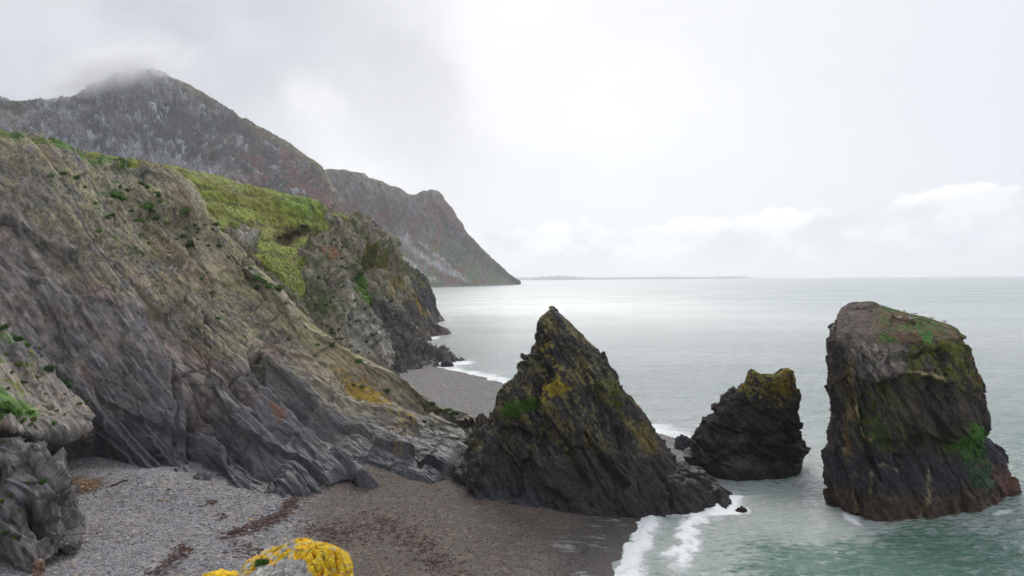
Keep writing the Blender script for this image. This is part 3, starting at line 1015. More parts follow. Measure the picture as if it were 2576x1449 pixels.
cb = mixc(cb, sst(fbm(Qb / 1.2, 3), .1, .6) * .5, C(48, 46, 52))
cb *= (1 + .22 * n3b)[:, None]
VV, FF, CCo, WW = mesh_of([(Vs3, nr, na, True, c, wet * .6), (Vb2, nrb, nab, True, cb, np.full(len(Vb), .5))])
stack3 = tag(link('sea_stack', VV, FF, M_stack, col=CCo, wet=WW),
             'large upright block of rock with flat grassy top carrying the gulls', 'sea stack')


def small_rock(name, px, py, z, wpx, hpx, label, colr, mat=None, depth=None, seed=1.0, wetv=.5, power=2.2, sink=.3, na=90, nz=50, cat='rock', group=None, lean=0):
    """weathered boulder standing at a picture position on the level z"""
    g = PZ(px, py, z)
    sc = g[1] / F
    wd, ht = wpx * sc, hpx * sc
    dp = depth or wd * .8
    th = np.linspace(0, 2 * np.pi, na, endpoint=False)
    ph = np.linspace(-.35, np.pi / 2 * .985, nz)
    A, B = np.meshgrid(th, ph)
    ex = 2 / power
    f = lambda q: np.sign(q) * np.abs(q) ** ex
    Gx = np.stack([f(np.cos(B)) * f(np.cos(A)) * wd / 2, f(np.cos(B)) * f(np.sin(A)) * dp / 2, f(np.sin(B)) * ht], -1)
    Vv = Gx.reshape(-1, 3)
    Nn = Vv / (np.array([wd / 2, dp / 2, ht]) ** 2)
    Nn /= np.linalg.norm(Nn, axis=1)[:, None] + 1e-9
    s = (wd + ht) / 2
    rb, eb = blocks(Vv + seed * 10, frame((.6, -.1, -.7), (.7, -.2, .6)), .8 * s, .28 * s, .45 * s, seed)
    dd = .16 * s * fbm(Vv / (.5 * s) + seed, 3) + .20 * s * (rb[:, 0] - .5) * eb + .05 * s * fbm(Vv / (.1 * s) + seed, 3)
    Vv = Vv + Nn * dd[:, None]
    Vv[:, 0] += lean * Vv[:, 2]
    Vv += np.array([0, dp * .5, -sink * ht * .3])
    cc_ = np.tile(np.asarray(colr), (len(Vv), 1)) * (1 + .3 * fbm(Vv / (.25 * s) + 3, 3))[:, None]
    o = link(name, Vv, gfaces(nz, na, True), mat or M_stack, col=cc_, wet=np.full(len(Vv), wetv))
    o.location = g
    tag(o, label, cat, group)
    return o


small_rock('boulder', 1722, 1128, .6, 40, 34, 'dark boulder with pale side at left foot of the squat black rock', C(96, 94, 98), seed=2.)
small_rock('boulder', 1737, 1140, .5, 22, 14, 'small whitish stone on shingle against the squat black rock', C(190, 192, 198), seed=3., wetv=.2)
small_rock('boulder', 2112, 1274, 0, 42, 26, 'low dark rock awash beside the left foot of the flat-topped stack', C(58, 44, 40), seed=4., wetv=.8)
small_rock('boulder', 1868, 1288, 0, 26, 10, 'tiny dark rock at the seaward tip of the pyramid rock', C(60, 46, 42), seed=5., wetv=.8)
small_rock('boulder', 1124, 923, 0, 30, 16, 'lone dark rock in the wash off the far shingle beach', C(62, 60, 64), seed=6., wetv=.7)
small_rock('boulder', 128, 1368, 4.9, 56, 48, 'grey angular boulder wedged at the foot of the left outcrop', C(98, 92, 90), mat=M_slab, seed=7., wetv=.2)
small_rock('boulder', 92, 1436, 4.9, 26, 30, 'orange brown stone leaning on the left outcrop at the shingle edge', C(140, 112, 96), mat=M_slab, seed=8., wetv=.1)
small_rock('boulder', 500, 1214, 4.8, 46, 24, 'smooth grey boulder half buried in shingle under the slab', C(110, 106, 108), mat=M_slab, seed=9., wetv=.1)

# spiky saddle of rock between slab and pyramid
RG = [(1140, 1165, 1290, 93, 100), (1100, 1185, 1280, 93.5, 99.5), (1075, 1192, 1272, 94, 99), (1058, 1198, 1266, 94.5, 98.5), (1050, 1203, 1258, 95, 98)]
G, N = body(RG, 130, 300, 2.3, 0.3)
nr, na = G.shape[:2]
V = G.reshape(-1, 3)
N = N.reshape(-1, 3)
X, Y = proj(V)
d, Q = stack_relief(V, N, fr1, 51., .5)
V = V + N * d[:, None]
V[:, 2] += sst(V[:, 2], 4.5, 7) * 1.1 * (beds(V, fr1, 1.1, .3, 5, 3.) - .3)
c = np.tile(C(82, 76, 66), (len(V), 1)) * (1 + .3 * fbm(V / .8, 3))[:, None]
c = mixc(c, sst(fbm(V / 1.0 + 9, 3), .1, .5) * .5, C(104, 92, 48))
tag(link('rock_ridge', V, gfaces(nr, na, True), M_stack, col=c, wet=np.zeros(len(V))), 'low spiky rock ridge joining the slab cliff to the pyramid rock', 'rock')

# ------------------------------------------------------------------ grassy headland behind the slab


def drape(cols, NR, NC, back=None, foot=None, endback=None):
    cc_ = []
    for iq, q in enumerate(cols):
        tq = 0.0 if endback is None else min(1, max(0, (iq - (len(cols) - 9)) / 5))
        bk = back if tq == 0 else [tuple(b1 * (1 - tq) ** 2 + b2 * (1 - (1 - tq) ** 2) for b1, b2 in zip(back[0], endback[0]))]
        p = [P(*v) for v in q]
        if back is not None:
            p = [p[0] + np.array(b) for b in bk] + p
        if foot is not None:
            p = p + [p[-1] + np.array(foot)]
        cc_.append(p)
    G = patch(cc_, NR, NC)
    N = facing(grid_normals(G), G)
    return G.reshape(-1, 3), N.reshape(-1, 3)


c2 = [
    [(-400, 350, 190), (-400, 400, 170), (-400, 470, 155), (-400, 560, 145)],
    [(0, 345, 185), (0, 400, 168), (20, 470, 152), (40, 560, 143)],
    [(200, 386, 180), (210, 430, 165), (230, 500, 152), (240, 600, 143)],
    [(360, 410, 186), (380, 450, 170), (420, 530, 153), (440, 640, 143)],
    [(450, 430, 190), (480, 490, 168), (520, 590, 152), (560, 700, 141)],
    [(600, 462, 196), (615, 540, 172), (640, 630, 152), (680, 760, 140)],
    [(700, 486, 201), (706, 575, 178), (725, 680, 154), (770, 840, 140)],
    [(782, 502, 206), (790, 590, 184), (812, 720, 160), (860, 930, 144)],
    [(830, 527, 212), (858, 640, 192), (885, 780, 170), (930, 985, 158)],
    [(895, 552, 218), (928, 680, 202), (955, 810, 182), (1000, 950, 176)],
    [(955, 586, 226), (985, 700, 212), (1012, 830, 198), (1046, 941, 190)],
    [(992, 640, 228), (1012, 740, 218), (1042, 840, 210), (1072, 931, 205)],
    [(1003, 690, 232), (1034, 790, 228), (1076, 868, 225), (1157, 907, 226)],
    [(1000, 700, 252), (1030, 800, 250), (1065, 870, 245), (1120, 903, 240)],
]
NR, NC = 440, 700
V, N = drape(c2, NR, NC, back=[(0, 160, -2)], foot=(1.0, -2.0, -4), endback=[(-30, 30, -16)])
tt = np.repeat(np.linspace(0, 1, NR), NC)
X, Y = proj(V)
wx = X + 16 * perlin(V / 7) + 7 * perlin(V / 2.4)
wy = Y + 16 * perlin(V / 7 + 40) + 7 * perlin(V / 2.4 + 40)
pg = poly_sd(wx, wy, [(-600, 250), (200, 380), (450, 420), (790, 490), (812, 530), (825, 570), (770, 600), (745, 640), (760, 700), (775, 730), (760, 745), (720, 725), (690, 690), (640, 640),
                      (655, 600), (625, 560), (590, 560), (500, 640), (0, 900), (-600, 900)])
grass = sst(pg, 5, -3)
pg2 = poly_sd(wx, wy, [(800, 500), (850, 520), (890, 545), (880, 556), (850, 545), (810, 532)])
grass = np.maximum(grass, sst(pg2, 4, -3))
pw = poly_sd(wx, wy, [(600, 566), (630, 572), (646, 598), (648, 622), (628, 606), (606, 586)])
fr_2 = frame(P(1000, 800, 205) - P(880, 560, 212), (0.5, -.7, .5))
fr2c = (fr_2[0], fr_2[2], fr_2[1])
Q = np.stack([V @ fr_2[0] / 3.5, V @ fr_2[1], V @ fr_2[2]], 1)
rb, eb = blocks(V, fr2c, 12, 3.2, 6, 5.)
rb2, eb2 = blocks(V, fr2c, 4.5, 1.3, 2.4, 9.)
dr = 2.6 * fbm(V / 18, 4, .55) + 2.2 * beds(V, fr2c, 9, .6, 6, 2.) + 1.0 * beds(V, fr2c, 3.2, .7, 5, 4.) + 3.2 * facets(V, fr2c, 15, 4, 6, 5.) + 1.5 * facets(V, fr2c, 5.5, 1.5, 2.2, 9.) + .6 * facets(V, fr2c, 2, .7, .9, 2.) + .25 * fbm(Q / 1.6, 4, .6) - 2.0
terr = V[:, 2] + 1.3 * fbm(V / 20, 2) + .12 * V[:, 0]
dg = .9 * fbm(V / 14, 4, .5) + .45 * np.abs(((terr / 3.3) % 1) - .5) * 2 + .14 * fbm(V / .9, 3, .6)
d = grass * dg + (1 - grass) * dr * sst(tt, .0, .25)
d -= 2.2 * np.exp(-(((X - 722) / 22) ** 2 + ((Y - 592) / 12) ** 2))
d -= 1.2 * np.exp(-(((X - 765) / 25) ** 2 + ((Y - 575) / 7) ** 2))
step([(905, 640), (930, 720), (950, 800), (985, 900), (1000, 960)], 3.2, 7, 60, -1)
step([(1005, 760), (1030, 860), (1050, 930)], 2.2, 7, 40, -1)
step([(800, 520), (812, 600), (850, 720), (900, 800)], 1.4, 8, 50, 1)
Vc = V + N * d[:, None]
n1 = fbm(V / 8, 4, .6)
n2 = fbm(Q / 3 + 30, 4, .6)
n3 = perlin(V / 1.0) + 0.7 * perlin(V / 0.5)
c = np.tile(C(142, 134, 118), (len(V), 1))
c = mixc(c, sst(n2, 0, .6) * .6, C(104, 98, 88))
c = mixc(c, sst(n2 + n3 * .5, .3, .9) * .5, C(162, 152, 138))
dark = sst(poly_sd(wx, wy, [(915, 740), (945, 700), (1000, 780), (1060, 840), (1180, 890), (1180, 960), (960, 960), (985, 900), (950, 830), (925, 800)]), 12, -12)
c = mixc(c, dark * .8, C(74, 74, 78))
c = mixc(c, dark * sst(n2, .1, .6) * .5, C(108, 98, 86))
mark([(880, 720), (930, 780), (975, 870), (985, 930), (930, 900), (870, 800), (850, 720)], C(176, 174, 164), .9, 14, sst(n2, -.6, .2))
mark([(820, 560), (880, 570), (890, 640), (860, 680), (830, 620)], C(164, 148, 128), .6, 16, sst(n2, -.4, .4))
mark([(825, 610), (850, 640), (845, 655), (820, 630)], C(150, 92, 66), .7, 8)
spg = sst(perlin(V / 2.2 + 12) + .8 * perlin(V / 1.0 + 2) + .3 * n1, .0, .4)
c = mixc(c, sst(Y, 860, 780) * spg * (1 - dark) * .55, C(88, 100, 50))
mark([(905, 640), (935, 660), (960, 720), (935, 790), (915, 740), (895, 710)], C(76, 112, 38), 1.0, 8)
mark([(905, 590), (985, 640), (985, 665), (940, 655), (910, 620)], C(98, 98, 44), .9, 10)
mark([(960, 590), (1010, 640), (1030, 740), (1000, 730), (975, 650)], C(112, 106, 70), .6, 14, sst(n3, -.6, .5))
mark([(770, 640), (830, 660), (850, 760), (820, 800), (780, 720)], C(72, 88, 42), .7, 20, sst(n3 + n1, -.5, .4))
mark([(995, 700), (1010, 710), (1000, 740)], LICHEN, .5, 8)
c = mixc(c, sst(pw, 4, -4) * sst(n3, -.8, .2) * .8, C(176, 172, 162))
gcol = np.tile(GRASS * .82, (len(V), 1))
gcol = mixc(gcol, sst(n1, -.1, .5) * .6, C(116, 108, 54))
gcol = mixc(gcol, sst(np.abs(((terr / 3.3) % 1) - .5) * 2 + .5 * n1, .35, .05) * .7, C(86, 74, 44))
mg = poly_sd(wx, wy, [(690, 490), (800, 500), (810, 545), (740, 540)])
gcol = mixc(gcol, sst(mg, 20, -20) * .7, C(96, 130, 44))
mg = poly_sd(wx, wy, [(650, 600), (700, 620), (770, 700), (750, 730), (690, 690)])
gcol = mixc(gcol, sst(mg, 20, -20) * .5, C(108, 124, 48))
hol = np.exp(-(((X - 722) / 30) ** 2 + ((Y - 592) / 16) ** 2)) + np.exp(-(((X - 765) / 34) ** 2 + ((Y - 575) / 10) ** 2))
gcol = mixc(gcol, np.clip(hol * 1.4, 0, 1) * .85, C(70, 60, 42))
mg = poly_sd(wx, wy, [(540, 465), (620, 480), (640, 500), (560, 490)])
gcol = mixc(gcol, sst(mg, 8, -8) * sst(n3, 0, .6) * .8, C(140, 130, 112))
c = c * (1 - grass)[:, None] + gcol * grass[:, None]
c *= (1 + .14 * n3 + .14 * perlin(Q / .6) + .25 * facets(V, fr2c, 5.5, 1.5, 2.2, 9., 0) * (1 - grass))[:, None]
wet = sst(V[:, 2], 4, 1)
F_ = gfaces(NR, NC)
gm = grass[F_].mean(1) > .5


def sub(Vv, Fv, *att):
    used = np.unique(Fv)
    mp = np.full(len(Vv), -1)
    mp[used] = np.arange(len(used))
    return Vv[used], mp[Fv], [a[used] for a in att]


a_, b_, (ca, wa) = sub(Vc, F_[~gm], c, wet)
cliff2 = tag(link('cliff', a_, b_, M_mid, col=ca, wet=wa), 'pale and dark rocky headland with grassy top, behind the tilted slab', 'cliff')
a_, b_, (ca, wa) = sub(Vc, F_[gm], c, wet)
turf = link('turf', a_, b_, M_mid, parent=cliff2, col=ca, wet=wa * 0)


def minor_headland(cols, label, seed, marks=(), base=(84, 80, 76), amp=1.0):
    global c, wx, wy, d
    NR, NC = 240, 200
    V, N = drape(cols, NR, NC, back=[(-25, 40, -6)], foot=(1, -2, -4))
    X, Y = proj(V)
    wx = X + 7 * perlin(V / 8) + 3 * perlin(V / 3)
    wy = Y + 7 * perlin(V / 8 + 40) + 3 * perlin(V / 3 + 40)
    Q = np.stack([V @ fr_2[0] / 3.5, V @ fr_2[1], V @ fr_2[2]], 1)
    rb, eb = blocks(V, fr2c, 12, 3.2, 6, seed)
    d = amp * (2.4 * fbm(V / 18 + seed, 4) + 1.8 * beds(V, fr2c, 8, .6, 6, seed) + .8 * beds(V, fr2c, 3, .7, 5, seed + 2) - 1.5 + 3 * facets(V, fr2c, 15, 4, 6, seed) + 1.4 * facets(V, fr2c, 5.5, 1.5, 2.2, seed) + .4 * fbm(Q / 2, 3))
    Vv = V + N * d[:, None]
    n1 = fbm(V / 8, 4, .6)
    n2 = fbm(Q / 3 + 30, 4, .6)
    n3 = perlin(V / 1.3)
    c = np.tile(C(*base), (len(V), 1))
    c = mixc(c, sst(n2, 0, .6) * .5, C(112, 104, 92))
    for (pts, cl, am, so_) in marks:
        mark(pts, cl, am, so_, sst(n3 + n2, -.8, .2))
    c = mixc(c, sst(V[:, 2] + n1, 5, 2) * .6, C(104, 84, 76))
    c *= (1 + .2 * n3)[:, None]
    return tag(link('cliff', Vv, gfaces(NR, NC), M_mid, col=c, wet=sst(V[:, 2], 4, 1)), label, 'cliff')


minor_headland([
    [(960, 600, 296), (965, 720, 290), (980, 840, 284), (1000, 872, 282)],
    [(985, 640, 302), (1000, 750, 296), (1025, 830, 290), (1040, 866, 284)],
    [(1004, 690, 310), (1036, 765, 305), (1052, 825, 300), (1070, 855, 299)],
    [(1016, 705, 316), (1060, 778, 318), (1084, 815, 320), (1098, 846, 322)],
    [(1024, 712, 322), (1069, 783, 326), (1096, 818, 328), (1120, 838, 334)],
    [(1022, 712, 345), (1064, 783, 350), (1090, 816, 350), (1105, 832, 348)]],
    'middle dark headland capped with yellow lichen beyond the pale one', 3.,
    [([(990, 660), (1016, 700), (1060, 770), (1080, 800), (1056, 790), (1030, 760), (1005, 720)], C(170, 140, 52), .9, 5)], amp=.8)
minor_headland([
    [(940, 560, 390), (950, 700, 380), (960, 800, 375), (980, 840, 370)],
    [(975, 600, 405), (1000, 700, 398), (1030, 780, 392), (1050, 825, 380)],
    [(1010, 650, 420), (1040, 715, 415), (1060, 780, 410), (1080, 816, 412)],
    [(1040, 676, 432), (1078, 726, 432), (1090, 775, 434), (1100, 811, 425)],
    [(1048, 686, 440), (1086, 735, 442), (1097, 780, 445), (1113, 805, 440)],
    [(1046, 688, 470), (1084, 737, 470), (1094, 778, 470), (1105, 802, 460)]],
    'farthest small dark headland dropping steeply into the sea', 6.,
    [([(980, 600), (1050, 680), (1080, 725), (1060, 720), (1010, 670), (980, 640)], C(120, 116, 66), .8, 6)], base=(72, 72, 78), amp=.7)

# ------------------------------------------------------------------ the mountain and the far headland


def hillcol(V, X, Y, wx, wy):
    n1 = fbm(V / 90, 5, .6)
    n3 = perlin(V / 9.0) + .7 * perlin(V / 4.5)
    Qv = V * np.array([1 / 14, 1 / 14, 1 / 40])
    n2 = fbm(Qv, 5, .65)
    return n1, n2, n3


mt = [
    (-700, 300, 1500), (-300, 262, 1520), (-80, 262, 1540), (0, 254, 1550), (28, 262, 1555), (52, 272, 1600), (85, 262, 1700), (110, 254, 1740), (150, 252, 1750), (190, 250, 1760), (212, 236, 1770), (235, 220, 1780),
    (265, 205, 1785), (300, 190, 1790), (335, 181, 1800), (370, 177, 1800), (400, 181, 1805), (440, 197, 1815), (480, 215, 1830), (520, 240, 1840), (570, 273, 1860), (620, 304, 1880), (665, 325, 1900), (705, 347, 1915),
    (740, 368, 1930), (770, 390, 1940), (795, 408, 1945), (813, 424, 1950), (822, 445, 1945), (850, 500, 1900), (900, 560, 1850), (960, 620, 1780), (1010, 672, 1700), (1050, 700, 1600)]
mts = np.array(mt, float)
nl = 80
xs_ = np.concatenate([np.linspace(-700, -80, 12), np.linspace(-40, 1050, nl)])
cols = []
for x in xs_:
    ys = np.interp(x, mts[:, 0], mts[:, 1])
    Ds = np.interp(x, mts[:, 0], mts[:, 2])
    kx = np.clip((x - 200) / 800, 0, 1)
    yb = np.interp(x, [-700, 0, 450, 780, 1050], [420, 400, 470, 560, 730])
    p0 = P(x, ys, Ds)
    p1 = P(x + 5, ys + (yb - ys) * .33, Ds * .93)
    p2 = P(x + 10, ys + (yb - ys) * .66, Ds * .84)
    p3 = P(x + 15, yb, Ds * .72)
    p4 = P(x + 0, np.interp(x, [-700, 450, 780, 1050], [520, 600, 640, 712]), np.interp(x, [-700, 780, 1050], [700, 700, 1300]))
    p5 = np.array([p4[0] * .5 + 20, 330, 8.0])
    cols.append([p0 + np.array([0, 400, -120]), p0, p1, p2, p3, p4, p5])
NR, NC = 620, 900
G = patch(cols, NR, NC)
tt = np.interp(np.linspace(0, 1, NR), [0, .06, .80, 1], [0, .95 / 6, 4.2 / 6, 1])
ri = tt * (NR - 1)
r0 = np.clip(ri.astype(int), 0, NR - 2)
G = G[r0] * (1 - (ri - r0))[:, None, None] + G[r0 + 1] * (ri - r0)[:, None, None]
N = facing(grid_normals(G), G).reshape(-1, 3)
V = G.reshape(-1, 3)
X, Y = proj(V)
rowt = np.repeat(tt, NC)
wx = X + 14 * perlin(V / 60) + 7 * perlin(V / 22)
wy = Y + 14 * perlin(V / 60 + 40) + 7 * perlin(V / 22 + 40)
# gullies run down the face and to the right
gd = np.array([.35, -.45, -.8])
frm = frame(gd, (0, -.8, .6))
Qm = np.stack([V @ frm[0] / 4, V @ frm[1], V @ frm[2]], 1)
rb, eb = blocks(V, (frm[0], frm[2], frm[1]), 60, 16, 30, 3.)
rb2, eb2 = blocks(V, (frm[0], frm[2], frm[1]), 22, 7, 12, 8.)
d = 16 * fbm(V / 150, 4, .5) + 14 * (ridged(Qm / 45, 4, .55) - 1.2) + 16 * facets(V, (frm[0], frm[2], frm[1]), 55, 16, 24, 3.) + 11 * facets(V, (frm[0], frm[2], frm[1]), 20, 7, 9, 8.) + 2.5 * fbm(Qm / 9, 4, .65)
edge = sst(rowt, 1 / 6, 1.5 / 6)
d = d * (.12 + .78 * edge) * sst(rowt, .98, .75)
# quarry terraces on the left part
for yy, x0, x1 in ((258, 60, 760), (330, 0, 300)):
    pl = [(x0, yy + 14), (x0 + .3 * (x1 - x0), yy - 1), (x0 + .6 * (x1 - x0), yy + 10), (x1, yy + 30)]
    dd, sg, ps = seg_dist(wx, wy, pl)
    d -= 9 * np.exp(-(dd / 3.0) ** 2) * sst(ps, 1, .7)
Vm = V + N * d[:, None]
n1 = fbm(V / 80, 5, .6)
n2 = fbm(Qm / 13, 5, .68)
n3 = perlin(V / 9.0) + .7 * perlin(V / 4.5)
veg = C(46, 52, 50)
c = np.tile(C(106, 107, 111), (len(V), 1))
c = mixc(c, sst(.45 * n2 + .9 * fbm(Qm / 34 + 7, 4, .55) + .1 * n3, -.15, .3) * .85, C(172, 174, 180))
vm = sst(1.1 * n1 + .35 * n2 + (X - 420) / 900 + (Y - 300) / 500 * sst(X, 200, 500), .08, .42)
vm = np.maximum(vm, sst(poly_sd(wx, wy, [(330, 330), (420, 260), (560, 330), (640, 430), (500, 420), (360, 400)]), 18, -18) * sst(n2, .5, -.1))
c = mixc(c, vm * .88, veg)
red = sst(fbm(V / 75 + 50, 4, .6) + (X - 600) / 600 + (Y - 420) / 330, -.05, .4) * sst(X, 420, 600)
c = mixc(c, red * sst(n2, .9, .2) * .85, C(126, 84, 70))
og = np.exp(-(((Y - np.interp(X, mts[:, 0], mts[:, 1])) / 16) ** 2)) * sst(X, 380, 480)
c = mixc(c, og * .7, C(104, 100, 58))
lowg = sst(poly_sd(wx, wy, [(280, 400), (340, 365), (460, 380), (560, 420), (640, 470), (500, 460), (300, 420)]), 12, -12)
c *= (1 + .5 * facets(V, (frm[0], frm[2], frm[1]), 20, 7, 9, 8., 0))[:, None]
c = mixc(c, lowg * sst(n2, -.9, -.2) * .7, C(164, 164, 168))
knoll = sst(poly_sd(wx, wy, [(-300, 200), (30, 250), (62, 275), (40, 300), (0, 320), (-300, 330)]), 5, -5)
c = mixc(c, knoll * .85, C(84, 80, 66))
scr = sst(poly_sd(wx, wy, [(0, 285), (220, 300), (210, 330), (0, 330)]), 12, -12)
c = mixc(c, scr * .6, C(150, 142, 134))
for yy, x0, x1 in ((258, 60, 760), (330, 0, 300)):
    pl = [(x0, yy + 14), (x0 + .3 * (x1 - x0), yy - 1), (x0 + .6 * (x1 - x0), yy + 10), (x1, yy + 30)]
    dd, sg, ps = seg_dist(wx, wy, pl)
    c = mixc(c, .7 * np.exp(-(dd / 2.6) ** 2) * sst(ps, 1, .7), C(84, 76, 62))
c *= (1 + .22 * n3)[:, None]
mountain = tag(link('mountain', Vm, gfaces(NR, NC), M_far, col=c, wet=np.zeros(len(V))), kind='structure')

hd = np.array([(700, 430, 2250), (780, 428, 2280), (830, 426, 2300), (880, 430, 2310), (915, 436, 2320), (930, 450, 2330), (965, 456, 2350), (985, 470, 2360), (1005, 474, 2380), (1030, 491, 2400), (1045, 490, 2410), (1060, 483, 2420), (1085, 478, 2440),
               (1102, 480, 2450), (1114, 490, 2460), (1120, 505, 2465), (1136, 521, 2480), (1148, 545, 2500), (1165, 570, 2520), (1181, 592, 2540), (1200, 614, 2560), (1215, 630, 2600), (1240, 654, 2650), (1262, 676, 2700), (1280, 692, 2760), (1298, 706, 2830), (1310, 714.5, 2880)], float)
cols = []
for x in np.linspace(700, 1310, 100):
    ys = np.interp(x, hd[:, 0], hd[:, 1])
    Ds = np.interp(x, hd[:, 0], hd[:, 2])
    fy = np.interp(x, [700, 1000, 1080, 1150, 1310], [735, 726, 722.5, 718.8, 715.3])
    f = PZ(x, fy, 0.0)
    k = np.clip((x - 1150) / 160, 0, 1)
    p0 = P(x, ys, Ds)
    Df = min(f[1], Ds - 20)
    f = P(x, fy, Df)
    p1 = P(x - 4, ys + (fy - ys) * .35, Ds + (Df - Ds) * .22)
    p2 = P(x - 2, ys + (fy - ys) * .70, Ds + (Df - Ds) * .60)
    cols.append([p0 + np.array([-40, 500, -150]), p0, p1, p2, f, f + np.array([0, -20, -12])])
NR, NC = 460, 640
G = patch(cols, NR, NC)
tt = np.interp(np.linspace(0, 1, NR), [0, .05, .97, 1], [0, .18, .82, 1])
ri = tt * (NR - 1)
r0 = np.clip(ri.astype(int), 0, NR - 2)
G = G[r0] * (1 - (ri - r0))[:, None, None] + G[r0 + 1] * (ri - r0)[:, None, None]
N = facing(grid_normals(G), G).reshape(-1, 3)
V = G.reshape(-1, 3)
X, Y = proj(V)
rowt = np.repeat(tt, NC)
wx = X + 8 * perlin(V / 60) + 4 * perlin(V / 22)
wy = Y + 8 * perlin(V / 60 + 40) + 4 * perlin(V / 22 + 40)
frh = frame((.25, -.3, -.9), (.1, -.85, .5))
Qm = np.stack([V @ frh[0] / 4, V @ frh[1], V @ frh[2]], 1)
frt = frame(P(1150, 700, 2500) - P(1000, 600, 2450), (0, -.8, .6))
rb, eb = blocks(V, (frh[0], frh[2], frh[1]), 90, 22, 40, 3.)
crag = sst(rowt, .62, .38)
d = 14 * fbm(V / 160, 4, .5) + (38 * (ridged(Qm / 60, 4, .5) - 1.2) + 30 * facets(V, (frh[0], frh[2], frh[1]), 80, 20, 34, 3.)) * (.2 + .8 * crag) + 3 * fbm(Qm / 11, 4, .65)
d = .75 * d * (.12 + .88 * sst(rowt, .2, .36)) * (.15 + .85 * sst(rowt, .8, .6)) * (.3 + .7 * sst(X, 1230, 1120))
Vh = V + N * d[:, None]
n1 = fbm(V / 90, 5, .6)
n2 = fbm(Qm / 16, 5, .65)
n3 = perlin(V / 11.0) + .7 * perlin(V / 5.5)
c = np.tile(C(112, 108, 106), (len(V), 1))
c = mixc(c, sst(n2, -.1, .5) * .6, C(140, 140, 142))
c = mixc(c, sst(n1 + .5 * n2, -.1, .4) * .7, C(88, 88, 72))
c = mixc(c, sst(fbm(V / 90 + 50, 4, .6), -.15, .25) * sst(Y, 470, 530) * .85, C(134, 88, 74))
lw = sst(rowt, .45, .62)
c = mixc(c, np.exp(-(((Y - np.interp(X, hd[:, 0], hd[:, 1])) / 12) ** 2)) * .6, C(106, 102, 70))
c = mixc(c, lw * sst(fbm(V / 80 + 90, 4), -.35, .1) * .95, C(92, 116, 58))
c = mixc(c, lw * sst(fbm(V / 50 + 60, 4, .6), .05, .4) * .8, C(140, 96, 76))
mark([(1120, 600), (1180, 620), (1280, 700), (1240, 712), (1150, 680)], C(98, 104, 66), .5, 14, sst(n2, .7, -.1))
for pl, wd in (([(1010, 590), (1060, 640), (1120, 675), (1175, 705)], 7), ([(1015, 650), (1060, 680), (1100, 705)], 4), ([(1050, 600), (1110, 650), (1160, 690)], 3)):
    dd, _, ps = seg_dist(wx, wy, pl)
    c = mixc(c, np.exp(-(dd / wd) ** 2) * .95, C(176, 172, 174))
c = mixc(c, sst(V[:, 2], 9, 4) * .7, C(124, 122, 122))
c *= (1 + .2 * n3)[:, None]
tag(link('mountain', Vh, gfaces(NR, NC), M_far, col=c, wet=np.zeros(len(V))), kind='structure')

# low coast on the horizon
xs_ = np.linspace(1180, 1900, 400)
hh = np.interp(xs_, [1180, 1310, 1340, 1380, 1410, 1440, 1480, 1600, 1700, 1780, 1810, 1850, 1880, 1895, 1900], [10, 9, 10, 13, 15, 12, 8, 8.5, 8, 7, 8, 8.5, 7, 3, .5])
g = []
for r, (dD, kh) in enumerate(((0, 0), (40, .8), (150, 1), (700, .9), (1500, 0))):
    row = []
    for x, h_ in zip(xs_, hh):
        p = P(x, 700, 9200 + dD)
        z = .75 * h_ / F * 9200 * kh
        row.append([p[0], p[1], z * (1 + .12 * math.sin(x * .31) + .1 * math.sin(x * .83)) - (3 if kh == 0 else 0)])
    g.append(row)
g = np.array(g)
Vd = g.reshape(-1, 3)
tag(link('distant_land', Vd, gfaces(5, 400), M_far, col=np.tile(C(186, 192, 196), (len(Vd), 1)), wet=np.zeros(len(Vd))), kind='structure')  # haze over the far coast is put into its pale colour

# ------------------------------------------------------------------ beach
SH = np.array([(20, -9), (45, 1), (58, 7.6), (62, 8.7), (66, 9.6), (70, 11), (77, 13.5), (82, 18), (90, 24), (97, 27), (106, 27), (115, 24.5), (128, 18), (140, 11), (158, 4), (175, -2), (190, -9.5), (202, -17), (212, -23), (240, -30)], float)


def beach_z(x, y):
    xs = np.interp(y, SH[:, 0], SH[:, 1])
    dd = xs - x
    z = np.interp(dd, [-60, -8, 0, 20, 30, 38, 50, 90], [-6, -1.0, 0, 1.7, 2.6, 3.9, 5.1, 6.0])
    q = P(380, 1190, 73)
    z = z + 0.9 * np.exp(-(((x - q[0]) / 5) ** 2 + ((y - q[1]) / 4) ** 2)) + .35 * np.exp(-(((x - q[0] - 7) / 6) ** 2 + ((y - q[1] + 1) / 3) ** 2))
    cusp = .10 * np.sin(y * .55 + 1.5 * np.sin(y * .13)) * np.exp(-((dd - 6) / 6) ** 2)
    return z + cusp, dd


bx = np.arange(-75, 40, .17)
by = np.concatenate([np.arange(30, 100, .17), np.arange(100, 235, .34)])
BX, BY = np.meshgrid(bx, by)
BZ, BD = beach_z(BX, BY)
V = np.stack([BX, BY, BZ], -1).reshape(-1, 3)
bd = BD.ravel()
V2d = V * np.array([1, 1, 0])
d1_, d2_, r_ = worley(V2d / .34 + np.array([0, 0, .5]))
V[:, 2] += .12 * fbm(V2d / 5, 3) + .035 * perlin(V2d / .8)
gthr = bd - np.interp(V[:, 1], [50, 56, 70, 83, 92, 98, 106], [22, 24, 31, 38, 38, 8, -30])
grey = sst(gthr + 3.0 * fbm(V2d / 6, 3), -3.5, 3.0)
V[:, 2] += .055 * (r_[:, 0]) * (.25 + .75 * grey)
X, Y = proj(V)
c = np.tile(C(96, 87, 80), (len(V), 1))
c = mixc(c, grey, C(134, 133, 136))
c = mixc(c, sst(V[:, 1], 98, 112) * .7, C(112, 110, 110))
fn = fbm(V2d / 3, 4, .6)
